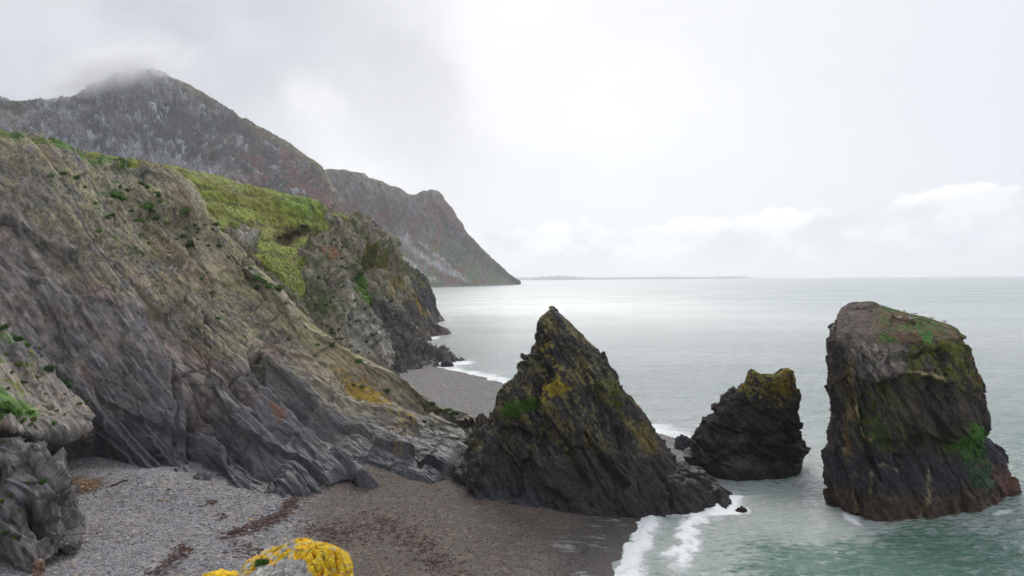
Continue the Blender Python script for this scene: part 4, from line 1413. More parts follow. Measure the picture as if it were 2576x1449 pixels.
c = mixc(c, sst(fn, .1, .6) * .3, C(120, 110, 102))
c *= (1 + (.16 + .20 * grey) * 1.3 * (r_[:, 1] - .5) + .16 * perlin(V2d / .25))[:, None]
c = mixc(c, (r_[:, 2] > .95) * (.25 + .4 * grey), C(176, 160, 142))
c = mixc(c, (r_[:, 2] < .05) * .4, C(110, 74, 60))
wetb = sst(bd + .8 * fn + 1.5 * perlin(V2d / np.array([5., 1.2, 1.])), 10, 3) * (V[:, 1] < 98)
c = mixc(c, wetb * .8, C(66, 62, 60))
c = mixc(c, sst(perlin(V2d / np.array([3.2, .22, 1.]) + 4) + .4 * fn, .30, .62) * sst(bd, .3, 1.5) * sst(bd, 8.5, 4) * (V[:, 1] < 80) * .55, C(196, 198, 204))
# brown weed stain left along the tide line
wx = X + 18 * perlin(V / 2.2) + 9 * perlin(V / .8)
wy = Y + 12 * perlin(V / 2.2 + 40) + 6 * perlin(V / .8 + 40)
WEED = [([(845, 1192), (790, 1225), (735, 1265), (700, 1300), (640, 1330), (565, 1348)], 11, 1.), ([(470, 1375), (450, 1395), (430, 1420), (380, 1446)], 10, .8), ([(800, 1215), (740, 1225), (650, 1240)], 9, .6),
        ([(520, 1262), (548, 1268)], 5, .7), ([(552, 1292), (568, 1305)], 6, .9), ([(760, 1330), (860, 1350), (960, 1310), (1060, 1370), (1120, 1440)], 26, .30), ([(600, 1380), (680, 1400), (760, 1380)], 16, .35)]
for pl, wd, am in WEED:
    dd, _, ps = seg_dist(wx, wy, pl)
    m = np.exp(-(dd / wd) ** 2) * sst(perlin(V / .45 + 9) + .6 * perlin(V / .2 + 3) + .9 * perlin(V / 2.1 + 5), -.1, .35)
    c = mixc(c, m * .85 * am, C(74, 44, 36))
mdn = sst(poly_sd(wx, wy, [(160, 1225), (200, 1200), (270, 1198), (250, 1222), (190, 1245)]), 10, -6)
c = mixc(c, mdn * .7, C(96, 78, 58))


def pebble_mat():
    m = bpy.data.materials.new('shingle')
    m.use_nodes = True
    m.node_tree.nodes.clear()
    k = NT(m.node_tree)
    tc = k.node('ShaderNodeTexCoord').outputs['Object']
    c = k.node('ShaderNodeAttribute', attribute_name='col').outputs['Color']
    wt = k.node('ShaderNodeAttribute', attribute_name='wet').outputs['Fac']
    gr = k.node('ShaderNodeAttribute', attribute_name='grey').outputs['Fac']
    v1 = k.node('ShaderNodeTexVoronoi', {'Vector': tc, 'Scale': 7.5})
    v2 = k.node('ShaderNodeTexVoronoi', {'Vector': tc, 'Scale': 19.0})
    g1 = k.node('ShaderNodeSeparateColor', {0: v1.outputs['Color']}).outputs
    g2 = k.node('ShaderNodeSeparateColor', {0: v2.outputs['Color']}).outputs
    a1 = k.m('MULTIPLY', k.m('SUBTRACT', g1[0], .5), k.m('ADD', .5, k.m('MULTIPLY', gr, .45)))
    a2 = k.m('MULTIPLY', k.m('SUBTRACT', g2[0], .5), .7)
    v = k.m('ADD', 1.0, k.m('ADD', a1, a2))
    vv = k.node('ShaderNodeCombineXYZ', {0: v, 1: v, 2: v}).outputs[0]
    cc = k.mix(1.0, c, vv, 'MULTIPLY')
    warm = k.ss(g1[1], .82, .90, 0, .35)
    cc = k.mix(warm, cc, (.30, .22, .16))
    h = k.m('ADD', k.m('MULTIPLY', v1.outputs['Distance'], -.12), k.m('MULTIPLY', v2.outputs['Distance'], -.05))
    b = k.node('ShaderNodeBump', {'Strength': .9, 'Distance': 1.0, 'Height': h}).outputs[0]
    r = k.m('SUBTRACT', .85, k.m('MULTIPLY', wt, .62))
    bs = k.node('ShaderNodeBsdfPrincipled', {'Base Color': cc, 'Roughness': r, 'Normal': b, 'Specular IOR Level': k.m('ADD', .4, k.m('MULTIPLY', wt, .5))})
    k.node('ShaderNodeOutputMaterial', {0: bs.outputs[0]})
    return m


M_beach = pebble_mat()
ny, nx = BX.shape
F_ = gfaces(ny, nx)
keep = (V[F_[:, 0], 2] > -1.4)
a_, b_, (ca, wa, ga) = sub(V, F_[keep], c, wetb, grey)
beach = tag(link('beach', a_, b_, M_beach, col=ca, wet=wa, extra={'grey': ga}), kind='structure')

# ------------------------------------------------------------------ sea


def geo(a, b, r):
    o = [a]
    s = a * r
    while o[-1] < b:
        o.append(o[-1] + s)
        s *= 1 + r
    return np.array(o)


ys1 = np.arange(40, 130, .22)
ys2 = 130 + geo(1, 270, .006) * 1.0
ysl = [130.0]
while ysl[-1] < 11500:
    ysl.append(ysl[-1] + max(.3, ysl[-1] * (.0028 if ysl[-1] < 500 else .012)))
sy = np.concatenate([ys1, ysl[1:]])
xc = np.arange(-32, 66, .22)
xl = [66.0]
while xl[-1] < 9500:
    xl.append(xl[-1] + max(.3, (xl[-1] - 60) * .03))
xr_ = [-32.0]
while xr_[-1] > -9500:
    xr_.append(xr_[-1] - max(.3, (-xr_[-1] - 20) * .03))
sx = np.concatenate([xr_[:0:-1], xc, xl[1:]])
SX, SY = np.meshgrid(sx, sy)
V = np.stack([SX, SY, np.zeros_like(SX)], -1).reshape(-1, 3)
near = sst(V[:, 1], 420, 120)
Vw = V * np.array([.45, 1, 0])
swell = .20 * perlin(Vw / 6 + 3) + .10 * perlin(Vw / 2.2 + 9)
chop = .075 * perlin(V / .9 + 5)
X, Y = proj(V)
xsd = np.interp(V[:, 1], SH[:, 0], SH[:, 1])
off = V[:, 0] - xsd                                     # metres out from the water's edge
nearshore = sst(off, 0, 5)
z = (swell * nearshore + chop * (.3 + .7 * nearshore)) * near
lipw = V2 = None
cove = (V[:, 1] < 84)
lipn = 1.1 * perlin(V / 2.6) + .45 * perlin(V / .9) + .2 * perlin(V / .4)
z = z + np.where(cove, .22 * np.exp(-((off - .9 - lipn * .7) / .8) ** 2) + .12 * np.exp(-((off - 5.2 - 1.5 * lipn) / .9) ** 2), 0)
V[:, 2] = z
# foam: coarse amount, broken up in the material
foam = np.zeros(len(V))
foam += np.where(cove, (.70 + .45 * perlin(V / 1.3) + .35 * perlin(V / .5)) * sst(off - lipn * .5, -.3, .1) * sst(off - lipn, 3.6, .8), 0)
foam += np.where(cove, .62 * np.exp(-((off - 5.4 - 1.6 * lipn) / 1.2) ** 2) * sst(V[:, 1], 58, 66), 0)
foam += np.where(cove, .34 * sst(off, 16, 2), 0)
foam += np.where((V[:, 1] > 98) & (V[:, 1] < 240), (.55 + .4 * perlin(V / 3)) * sst(off - 2.5 * perlin(V / 5), 8, 1.0) * sst(V[:, 1], 100, 125) + .45 * sst(off + 6 * perlin(V / 9), 30, 6), 0)
for (qx, qy, rx, ry, am) in ((1800, 1230, 30, 14, .8), (1850, 1285, 34, 8, 1.0), (1760, 1290, 90, 7, .85), (1830, 1262, 24, 14, .7), (1880, 1262, 60, 26, .3), (2150, 1300, 40, 16, .7), (2110, 1262, 24, 12, .5), (2520, 1288, 30, 8, .5),
                             (2040, 1190, 30, 14, .5), (1108, 838, 16, 7, 1.1), (1090, 850, 20, 6, 1.0), (1160, 912, 30, 5, .8), (1100, 915, 40, 7, .8), (1940, 1235, 60, 12, .35), (2120, 1340, 60, 20, .3)):
    foam += am * np.exp(-(((X - qx) / rx) ** 2 + ((Y - qy) / ry) ** 2))
milk_sheen = np.clip(sst(off, 60, 14) * sst(perlin(V / np.array([9., 14., 1.])) + .5 * perlin(V / np.array([2.5, 4., 1.])) - 2.0 * np.exp(-(((X - 2330) / 330) ** 2 + ((Y - 1440) / 110) ** 2)), -1.6, .3) + .6 * foam, 0, 1)  # aerated water plus painted sky reflection, left green where the stack reflects
dd, _, _ = seg_dist(X, Y, [(2100, 1262), (2130, 1300), (2185, 1332), (2300, 1342), (2455, 1338), (2478, 1300), (2556, 1282)])
foam += (.42 + .3 * perlin(V / 1.1)) * np.exp(-(dd / 7.0) ** 2)
calm = sst(fbm(np.stack([V[:, 0] / 60, V[:, 1] / 160, 0 * V[:, 0]], 1) + 3, 4, .5), -.4, .5)


def sea_mat():
    m = bpy.data.materials.new('sea_water')
    m.use_nodes = True
    m.node_tree.nodes.clear()
    k = NT(m.node_tree)
    tc = k.node('ShaderNodeTexCoord').outputs['Object']
    fo = k.node('ShaderNodeAttribute', attribute_name='foam').outputs['Fac']
    sp = k.node('ShaderNodeSeparateXYZ', {0: tc}).outputs
    st1 = k.node('ShaderNodeCombineXYZ', {0: k.m('MULTIPLY', sp[0], .55), 1: sp[1], 2: 0.0}).outputs[0]
    # ripples whose size grows with scale bands, so far water keeps its texture
    st2 = k.node('ShaderNodeCombineXYZ', {0: k.m('MULTIPLY', sp[0], .32), 1: sp[1], 2: 1.0}).outputs[0]
    w1 = k.m('ADD', k.noise(st1, 1.3, 5, .62), k.m('MULTIPLY', k.noise(st2, 3.2, 3, .55), .5))
    w2 = k.noise(st1, .20, 6, .6)
    w3 = k.noise(st1, .02, 6, .6)
    h = k.m('ADD', k.m('MULTIPLY', w1, 1.0), k.m('ADD', k.m('MULTIPLY', w2, 1.5), k.m('MULTIPLY', w3, 6.0)))
    b = k.node('ShaderNodeBump', {'Strength': 1.0, 'Distance': k.ss(sp[1], 60.0, 900.0, .85, .25), 'Height': h}).outputs[0]
    lace = k.node('ShaderNodeTexVoronoi', {'Vector': tc, 'Scale': 2.2}, feature='DISTANCE_TO_EDGE')
    fn = k.m('ADD', k.m('MULTIPLY', k.noise(tc, 2.6, 7, .68), .9), k.m('MULTIPLY', k.noise(st1, 9.0, 4, .6), .35))
    fm = k.ss(k.m('ADD', fo, fn), 1.02, 1.62)
    big = k.noise(st1, .012, 4, .5)
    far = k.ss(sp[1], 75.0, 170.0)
    ml = k.node('ShaderNodeAttribute', attribute_name='milk_sheen').outputs['Fac']
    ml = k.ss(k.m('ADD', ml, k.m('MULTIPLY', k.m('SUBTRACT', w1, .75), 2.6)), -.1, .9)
    wcol = k.mix(far, k.mix(ml, (.075, .20, .145), (.46, .52, .49)), k.mix(k.ss(big, .35, .65), (.27, .335, .32), (.36, .415, .405)))  # pale base colours carry part of the sky's reflection
    bs = k.node('ShaderNodeBsdfPrincipled', {'Base Color': wcol, 'Roughness': k.ss(sp[1], 90.0, 900.0, .10, .27), 'Normal': b, 'IOR': 1.5, 'Specular IOR Level': k.ss(sp[1], 150.0, 900.0, .85, .5)})
    fb = k.node('ShaderNodeBump', {'Strength': .6, 'Distance': .1, 'Height': fn}).outputs[0]
    fs = k.node('ShaderNodeBsdfPrincipled', {'Base Color': (.82, .84, .85, 1), 'Roughness': .8, 'Normal': fb})
    mx = k.node('ShaderNodeMixShader', {0: fm, 1: bs.outputs[0], 2: fs.outputs[0]})
    k.node('ShaderNodeOutputMaterial', {0: mx.outputs[0]})
    return m


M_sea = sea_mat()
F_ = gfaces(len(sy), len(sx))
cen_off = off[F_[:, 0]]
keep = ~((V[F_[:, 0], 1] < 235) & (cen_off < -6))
a_, b_, (fo_, mk_) = sub(V, F_[keep], foam, milk_sheen)
tag(link('sea', a_, b_, M_sea, extra={'foam': fo_, 'milk_sheen': mk_}), kind='structure')

# ------------------------------------------------------------------ haze
m = bpy.data.materials.new('haze')
m.use_nodes = True
m.node_tree.nodes.clear()
k = NT(m.node_tree)
pv = k.node('ShaderNodeVolumePrincipled', {'Color': (.93, .95, 1, 1), 'Density': .000085, 'Anisotropy': 0.4})
k.node('ShaderNodeOutputMaterial', {'Volume': pv.outputs[0]})
hz = 640.0
hv = np.array([(x, y, z) for z in (-8, hz) for x, y in ((-9700, -120), (9700, -120), (9700, 11800), (-9700, 11800))], float)
hf = [(0, 3, 2, 1), (4, 5, 6, 7), (0, 1, 5, 4), (1, 2, 6, 5), (2, 3, 7, 6), (3, 0, 4, 7)]
haze = tag(link('haze', hv, hf, m, smooth=False), kind='stuff')
haze.hide_select = False

# mist clinging to the summit
m = bpy.data.materials.new('mist')
m.use_nodes = True
m.node_tree.nodes.clear()
k = NT(m.node_tree)
tc = k.node('ShaderNodeTexCoord').outputs['Object']
ln = k.node('ShaderNodeVectorMath', {0: tc}, operation='LENGTH').outputs['Value']
nz = k.noise(tc, 2.2, 4, .6)
dn = k.m('MULTIPLY', k.ss(k.m('ADD', ln, k.m('MULTIPLY', k.m('SUBTRACT', nz, .5), 1.3)), .95, .05), .02)
pv = k.node('ShaderNodeVolumePrincipled', {'Color': (.995, .995, 1, 1), 'Density': dn, 'Anisotropy': 0.3})
k.node('ShaderNodeOutputMaterial', {'Volume': pv.outputs[0]})
th, ph = np.meshgrid(np.linspace(0, 2 * np.pi, 32, endpoint=False), np.linspace(-1.5, 1.5, 16))
sv = np.stack([np.cos(ph) * np.cos(th), np.cos(ph) * np.sin(th), np.sin(ph)], -1).reshape(-1, 3)
mist = link('mist', sv, gfaces(16, 32, True), m, smooth=True)
mist.location = P(292, 182, 1700)
mist.scale = (230, 130, 70)
mist.rotation_euler = (0, -.35, 0)
tag(mist, kind='stuff')

# ------------------------------------------------------------------ plants
BV1 = trees(cliff1, cliff0)
BV2 = trees(cliff2, turf)
mats = {'bright': simple_mat('bright_leaf', C(86, 122, 54), .7, .4, 6), 'dark': simple_mat('dark_leaf', C(58, 88, 42), .75, .4, 6), 'olive': simple_mat('olive_leaf', C(110, 116, 56), .75, .4, 6)}


def tuft_mesh(seed, kind):
    r = random.Random(seed)
    vs, fs = [], []
    for i in range(150):
        a = r.uniform(0, 2 * math.pi)
        q = math.sqrt(r.random()) * .42
        x, y = q * math.cos(a), q * math.sin(a) * .8
        h = (.55 - .5 * q) * r.uniform(.5, 1.1)
        lx, ly = x * r.uniform(.5, 1.1) + r.uniform(-.1, .1), y * r.uniform(.5, 1.1) + r.uniform(-.1, .1)
        b = r.uniform(0, math.pi)
        wd = r.uniform(.02, .045)
        ex, ey = math.cos(b) * wd, math.sin(b) * wd
        k0 = len(vs)
        vs += [(x - ex, y - ey, -.08), (x + ex, y + ey, -.08), (x + lx * .3 + ex, y + ly * .3 + ey, h * .6), (x + lx * .3 - ex, y + ly * .3 - ey, h * .6), (x + lx * .7 + ex * .2, y + ly * .7 + ey * .2, h), (x + lx * .7 - ex * .2, y + ly * .7 - ey * .2, h)]
        fs += [(k0, k0 + 1, k0 + 2, k0 + 3), (k0 + 3, k0 + 2, k0 + 4, k0 + 5)]
    n = 14
    k0 = len(vs)
    for i in range(n):
        a = i / n * 2 * math.pi
        vs.append((.40 * math.cos(a) * r.uniform(.8, 1.1), .32 * math.sin(a) * r.uniform(.8, 1.1), -.1))
    for i in range(n):
        a = i / n * 2 * math.pi
        vs.append((.24 * math.cos(a) * r.uniform(.8, 1.1), .2 * math.sin(a) * r.uniform(.8, 1.1), .16 * r.uniform(.7, 1.2)))
    for i in range(n):
        j = (i + 1) % n
        fs.append((k0 + i, k0 + j, k0 + n + j, k0 + n + i))
    for i in range(0, n // 2 - 1):
        fs.append((k0 + n + i, k0 + n + i + 1, k0 + 2 * n - 2 - i, k0 + 2 * n - 1 - i))
    me = bpy.data.meshes.new('grass_tuft')
    me.from_pydata(vs, [], fs)
    me.materials.append(mats[kind])
    return me


TM = {k_: [tuft_mesh(i * 3 + j, k_) for i in range(3)] for j, k_ in enumerate(mats)}
rr = random.Random(5)


def tuft(bv, x, y, s, kind, label, group, base=0.7):
    p, n = hit(bv, x, y + s * .25)
    if p is None:
        return
    sc = s * p.y / F
    o = bpy.data.objects.new('grass_tuft', rr.choice(TM[kind]))
    COL.objects.link(o)
    o.location = p
    up = (n * .5 + Vector((0, 0, 1))).normalized()
    q = up.to_track_quat('Z', 'X')
    o.rotation_euler = (q.to_matrix() @ Matrix.Rotation(rr.uniform(0, 6.28), 3, 'Z')).to_euler()
    k_ = 1.15
    o.scale = (sc * k_ * rr.uniform(.9, 1.2), sc * k_ * rr.uniform(.9, 1.2), sc * k_ * rr.uniform(.7, 1.1))
    tag(o, label, 'grass tuft', group)


g1 = 'green tufts rooted in the tilted slab'
for x, y, s, kd, lb in (
        (465, 530, 24, 'bright', 'bright green clump below the blocky crest of the tilted slab'), (395, 489, 22, 'dark', 'dark green clump left of the blocky crest of the slab'),
        (481, 613, 22, 'dark', 'isolated dark round tuft on smooth upper slab'), (648, 697, 26, 'bright', 'bright clump at the slab edge beneath the grassy slope'),
        (676, 718, 20, 'bright', 'round green clump just below the slab edge clump'), (698, 722, 26, 'bright', 'wide green clump where slab edge meets pale rock'),
        (743, 760, 22, 'dark', 'green clump on the pale rib right of the slab edge'), (1025, 936, 20, 'bright', 'topmost green clump above the far shingle beach'),
        (1042, 952, 22, 'bright', 'long green clump on crest above the far shingle beach'), (1095, 994, 22, 'dark', 'green clump low on the slab crest beside far shingle'),
        (291, 488, 30, 'bright', 'vivid green patch of grass high on the slab'), (372, 517, 30, 'bright', 'vivid green streak of grass left of the crest block')):
    tuft(BV1, x, y, s, kd, lb, None)
for x, y, s in ((130, 440, 12), (160, 436, 14), (192, 446, 13), (240, 510, 10), (355, 460, 14), (372, 470, 12), (270, 545, 14), (282, 540, 12), (345, 552, 14), (360, 556, 12), (250, 580, 13), (310, 500, 12), (385, 530, 12), (322, 478, 12),
                (330, 530, 10), (405, 505, 12), (395, 548, 14), (420, 560, 10), (460, 593, 14), (490, 564, 10), (500, 576, 10), (495, 584, 9), (498, 601, 7), (551, 617, 14), (524, 616, 10), (534, 577, 9), (543, 563, 12), (558, 554, 12), (515, 565, 8),
                (470, 572, 10), (631, 617, 9), (652, 632, 9), (576, 646, 9), (629, 674, 12), (664, 705, 16), (648, 722, 16), (718, 713, 12), (508, 700, 11), (532, 734, 10), (559, 783, 8), (549, 799, 11), (718, 763, 8), (726, 853, 9),
                (834, 866, 14), (884, 860, 14), (799, 866, 10), (1050, 958, 14), (1070, 978, 12), (1087, 1014, 14), (1110, 994, 10), (1148, 1016, 12), (1126, 1030, 16), (1139, 1038, 16), (1149, 1038, 12), (1067, 1060, 12), (1084, 1070, 12),
                (1034, 1051, 6), (890, 968, 10), (912, 971, 11), (959, 913, 13), (902, 906, 16), (975, 981, 14), (446, 600, 8), (300, 470, 9), (215, 470, 8), (185, 995, 6), (352, 590, 9), (372, 610, 9), (410, 600, 8), (1010, 925, 10), (990, 912, 10), (940, 905, 9)):
    k_ = 'bright' if rr.random() < .35 else 'dark'
    zone = ('on the upper left face of the tilted slab' if x < 330 else 'just under the blocky crest of the tilted slab' if x < 460 else 'on the smooth upper plate right of the slab crest' if x < 600
            else 'along the slab edge below the grassy slope' if x < 760 else 'above the yellow lichen streak of the slab' if x < 1000 else 'on the low slab crest beside the far shingle')
    tuft(BV1, x, y, s * 1.05, k_, 'small %s green tuft %s' % ('bright' if k_ == 'bright' else 'dark', zone), g1)
g2 = 'tufts on the left outcrop'
for x, y, s, kd, lb in ((10, 820, 26, 'dark', 'highest dark tuft where outcrop meets the slab'), (47, 850, 28, 'dark', 'large dark clump in the groove above the left outcrop'), (122, 924, 28, 'dark', 'long dark clump midway down the outcrop groove'),
                        (164, 958, 26, 'dark', 'lower long dark clump down the outcrop groove'), (109, 1208, 16, 'bright', 'single round green tuft on the dark lower outcrop'), (12, 1020, 44, 'bright', 'big bright clump on the outcrop shelf at the photo edge'),
                        (40, 1040, 34, 'bright', 'bright clump on the rim of the outcrop shelf'), (75, 1036, 20, 'bright', 'bright tuft right of the big clump on the shelf')):
    tuft(BV1, x, y, s, kd, lb, None)
for x, y, s in ((70, 865, 14), (96, 876, 14), (104, 896, 8), (141, 933, 13), (176, 971, 14), (200, 1014, 13), (221, 1006, 10), (206, 990, 8), (162, 990, 8), (142, 1032, 10), (160, 1042, 10), (136, 1064, 13), (115, 990, 7), (47, 914, 16), (94, 947, 10),
                (14, 891, 13), (84, 1053, 18), (77, 1066, 15), (9, 1109, 14), (66, 1100, 9), (82, 1121, 9), (26, 1245, 14), (4, 1259, 14), (70, 1212, 8), (16, 1337, 17), (38, 1350, 14), (52, 1281, 9), (143, 1251, 8), (30, 935, 12), (60, 960, 12), (20, 975, 14), (55, 1055, 20), (0, 1045, 22)):
    k_ = rr.choice(('bright', 'dark', 'olive'))
    tuft(BV1, x, y, s, k_, 'small %s tuft %s' % ({'bright': 'bright green', 'dark': 'dark green', 'olive': 'yellowish olive'}[k_], 'in the groove above the left outcrop' if y < 800 + .85 * x + 70 else 'on the pale shelf of the left outcrop' if y < 1095 else 'on the dark lower face of the left outcrop'), g2)
for _ in range(70):
    x = rr.uniform(800, 1000)
    y = 560 + (x - 800) * 1.0 + rr.uniform(0, 260)
    tuft(BV2, x, y, rr.uniform(6, 10), 'dark' if rr.random() < .6 else 'olive', 'tiny tuft on the pale rock of the grassy headland', 'tufts on the grassy headland')
# dark bushes in the hollow of the grass slope
bush = simple_mat('bush_leaf', C(64, 56, 36), .8, .5, 3)
for x, y, s, lb in ((722, 596, 26, 'dark brown bush in the hollow of the grass slope'), (742, 588, 20, 'dark bush beside the hollow of the grass slope'), (762, 572, 20, 'low dark scrub above the hollow on the grass slope'), (700, 600, 16, 'small brown scrub left of the hollow bush')):
    p, n = hit(BV2, x, y)
    if p is not None:
        me = rr.choice(TM['dark']).copy()
        me.materials.clear()
        me.materials.append(bush)
        o = bpy.data.objects.new('bush', me)
        COL.objects.link(o)
        o.location = p
        s_ = s * p.y / F
        o.scale = (s_ * 1.3, s_, s_ * .8)
        tag(o, lb, 'bush')
q = P(593, 462, 193)
p, n = hit(BV2, 593, 462)
if p is not None:
    small = small_rock('boulder', 592, 461, 0, 16, 8, 'white boulder on the skyline of the grass slope', C(190, 188, 182), mat=M_mid, seed=12., wetv=0, na=50, nz=24)
    small.scale = [p.y / small.location.y] * 3
    small.location = p + Vector((0, .5, .2))

# tussocks over the turf
tv = np.empty(len(turf.data.vertices) * 3, np.float32)
turf.data.vertices.foreach_get('co', tv)
tv = tv.reshape(-1, 3).astype(float)
tX, tY = proj(tv)
vis = (tX > 40) & (tX < 960) & (tY > 340) & (tY < 800) & (tv[:, 1] < 225)
r3 = np.random.default_rng(11)
ids = r3.choice(np.where(vis)[0], 6000)
NB_ = len(ids)
base_ = tv[ids] + np.stack([r3.uniform(-.3, .3, NB_), r3.uniform(-.3, .3, NB_), np.zeros(NB_)], 1)
hgt_ = r3.uniform(.12, .36, NB_) * (1 + .5 * perlin(base_ / 6))
ang = r3.uniform(0, 6.28, NB_)
wd_ = r3.uniform(.10, .26, NB_)
lean_ = np.stack([r3.uniform(.0, .35, NB_), r3.uniform(-.3, .1, NB_), np.ones(NB_)], 1) * hgt_[:, None]
e_ = np.stack([np.cos(ang) * wd_, np.sin(ang) * wd_, np.zeros(NB_)], 1)
f_ = np.stack([-np.sin(ang) * wd_, np.cos(ang) * wd_, np.zeros(NB_)], 1)
GVs = np.stack([base_ - e_ - [0, 0, .1], base_ + e_ - [0, 0, .1], base_ + lean_, base_ - f_ - [0, 0, .1], base_ + f_ - [0, 0, .1], base_ + lean_ * .8 + e_ * .7], 1)
GF = (np.array([[0, 1, 2], [3, 4, 5]])[None] + (np.arange(NB_) * 6)[:, None, None]).reshape(-1, 3)
tcol = np.empty(len(turf.data.vertices) * 4, np.float32)
turf.data.attributes['col'].data.foreach_get('color', tcol)
tcol = tcol.reshape(-1, 4)[ids, :3] * r3.uniform(1.1, 2.0, NB_)[:, None]
tcol = tcol * (1 - .3 * (r3.random(NB_) > .8)[:, None]) + np.where(r3.random(NB_)[:, None] > .85, C(150, 132, 80) * .4, 0)
tag(link('grass', GVs.reshape(-1, 3), GF, M_mid, smooth=False, col=np.repeat(tcol, 6, 0), wet=np.zeros(NB_ * 6)), 'coarse yellow-green grass tussocks covering the slope', kind='stuff')

# ------------------------------------------------------------------ gulls
white = simple_mat('white_feather', C(236, 236, 234), .7, .06, 30)
greyf = simple_mat('grey_feather', C(150, 156, 164), .7, .08, 30)
beakm = simple_mat('beak', C(220, 170, 60), .5, .05, 30)
legm = simple_mat('gull_leg', C(206, 160, 140), .6, .05, 30)


def loft(rings, n=14, flat=1.0):
    V = []
    for (x, z, ry, rz) in rings:
        for i in range(n):
            a = i / n * 2 * math.pi
            V.append((x, ry * math.cos(a), z + rz * math.sin(a)))
    Fq = gfaces(len(rings), n, True).tolist()
    return V, Fq


def pymesh(name, V, Fq, mat, parent=None):
    me = bpy.data.meshes.new(name)
    me.from_pydata(V, [], [tuple(f) for f in Fq])
    for pl in me.polygons:
        pl.use_smooth = True
    me.materials.append(mat)
    o = bpy.data.objects.new(name, me)
    COL.objects.link(o)
    o.parent = parent
    return o


def make_gull(loc, yaw, label, s=1.0):
    e = bpy.data.objects.new('gull', None)
    COL.objects.link(e)
    e.location = loc
    e.rotation_euler = (0, 0, yaw)
    e.scale = (s, s, s)
    tag(e, label, 'gull', 'gulls resting on the flat-topped stack')
    V, Fq = loft([(-.34, .175, .004, .003), (-.30, .178, .035, .010), (-.22, .185, .055, .030), (-.12, .19, .080, .060), (0, .195, .092, .078), (.09, .215, .080, .078), (.15, .255, .055, .062), (.185, .30, .042, .045), (.205, .34, .042, .042), (.235, .355, .040, .038), (.265, .352, .022, .022), (.28, .35, .003, .003)])
    pymesh('body', V, Fq, white, e)
    for sd in (-1, 1):
        V, Fq = loft([(-.40, .20, .003, .003), (-.30, .205, .014, .016), (-.18, .215, .022, .038), (-.04, .225, .028, .052), (.06, .235, .020, .045), (.11, .24, .004, .01)], 10)
        V = [(x, y + sd * (.078 if x > -.2 else .045), z) for x, y, z in V]
        pymesh('wing', V, Fq, greyf, e)
        V, Fq = loft([(-.012, .0, .008, .002), (0, .03, .007, .007), (0, .09, .006, .006), (0, .14, .012, .012)], 8)
        V, Fq = [], []
        for zi, (zz, r_) in enumerate(((0, .007), (.07, .006), (.13, .012))):
            for i in range(8):
                a = i / 8 * 2 * math.pi
                V.append((r_ * math.cos(a), sd * .035 + r_ * math.sin(a), zz))
        Fq = gfaces(3, 8, True).tolist()
        k0 = len(V)
        V += [(-.01, sd * .035, .004), (.055, sd * .035 - .025, .004), (.06, sd * .035 + .025, .004), (.02, sd * .035, .012)]
        Fq += [(k0, k0 + 1, k0 + 3), (k0, k0 + 3, k0 + 2), (k0 + 1, k0 + 2, k0 + 3)]
        pymesh('leg', V, Fq, legm, e)
    V, Fq = loft([(.265, .35, .012, .012), (.30, .347, .009, .010), (.325, .340, .002, .003)], 8)
    pymesh('beak', V, Fq, beakm, e)
    return e


BV3 = trees(stack3)
for x, y, yaw, lb in ((2222, 771, 2.6, 'gull on the rear rim of the flat-topped stack, nearest its high corner'), (2277, 782, 0.3, 'pale gull half hidden on the rear grass between two others'), (2305, 781, 0.1, 'greyish gull standing out against the sea on rear rim'),
                      (2344, 790, 2.9, 'gull on rear grass toward the low end of the stack top'), (2263, 799, .35, 'upright white gull on bare earth, first of the front row'), (2293, 801, 3.3, 'white gull sitting in middle of the front row on stack'),
                      (2377, 806, 3.0, 'white gull at the low end of the front row on stack')):
    p = None
    for dy_ in range(0, 30, 2):
        p, n = hit(BV3, x, y + 4 + dy_)
        if p is not None:
            break
    if p is not None:
        make_gull(p + Vector((0, .1, -.02)), yaw, lb, 1.05)

# ------------------------------------------------------------------ things washed up on the shingle
BVB = trees(beach)
wood = simple_mat('driftwood', C(150, 124, 96), .85, .4, 5)
dwood = simple_mat('dark_driftwood', C(84, 58, 48), .85, .4, 5)
weedm = simple_mat('seaweed', C(82, 44, 34), .6, .5, 8, .5)


def stick(name, pts, r, mat, label=None, cat=None):
    V, Fq = [], []
    pts = [Vector(p) for p in pts]
    n = 8
    for i, p in enumerate(pts):
        t = (pts[min(i + 1, len(pts) - 1)] - pts[max(i - 1, 0)]).normalized()
        u = t.cross(Vector((0, 0, 1))).normalized()
        v = u.cross(t)
        rd = r * (1 - .5 * i / (len(pts) - 1)) * rr.uniform(.85, 1.15)
        for j in range(n):
            a = j / n * 2 * math.pi
            V.append(tuple(p + u * rd * math.cos(a) + v * rd * math.sin(a)))
    Fq = gfaces(len(pts), n, True).tolist() + [tuple(range(n)), tuple(range(len(V) - 1, len(V) - n - 1, -1))]
    o = pymesh(name, V, Fq, mat)
    if label:
        tag(o, label, cat)
    return o


def on_beach(x, y, up=0.0):
    p, n = hit(BVB, x, y)
    return None if p is None else p + Vector((0, 0, up))


for (a, b, r_, mt_, lb) in (((278, 1223), (322, 1208), .10, dwood, 'dark driftwood branch lying on shingle near the hollow'), ((397, 1258), (433, 1264), .06, wood, 'pale driftwood stick on the grey shingle mound'),
                            ((182, 1236), (212, 1240), .09, wood, 'short pale log at the edge of the driftwood pile'), ((500, 1274), (536, 1268), .05, dwood, 'thin dark stick on shingle right of the mound')):
    pts = [on_beach(a[0] + (b[0] - a[0]) * t, a[1] + (b[1] - a[1]) * t + 1.5 * math.sin(t * 7), .06) for t in np.linspace(0, 1, 7)]
    if all(p is not None for p in pts):
        stick('driftwood_log', pts, r_, mt_, lb, 'driftwood')


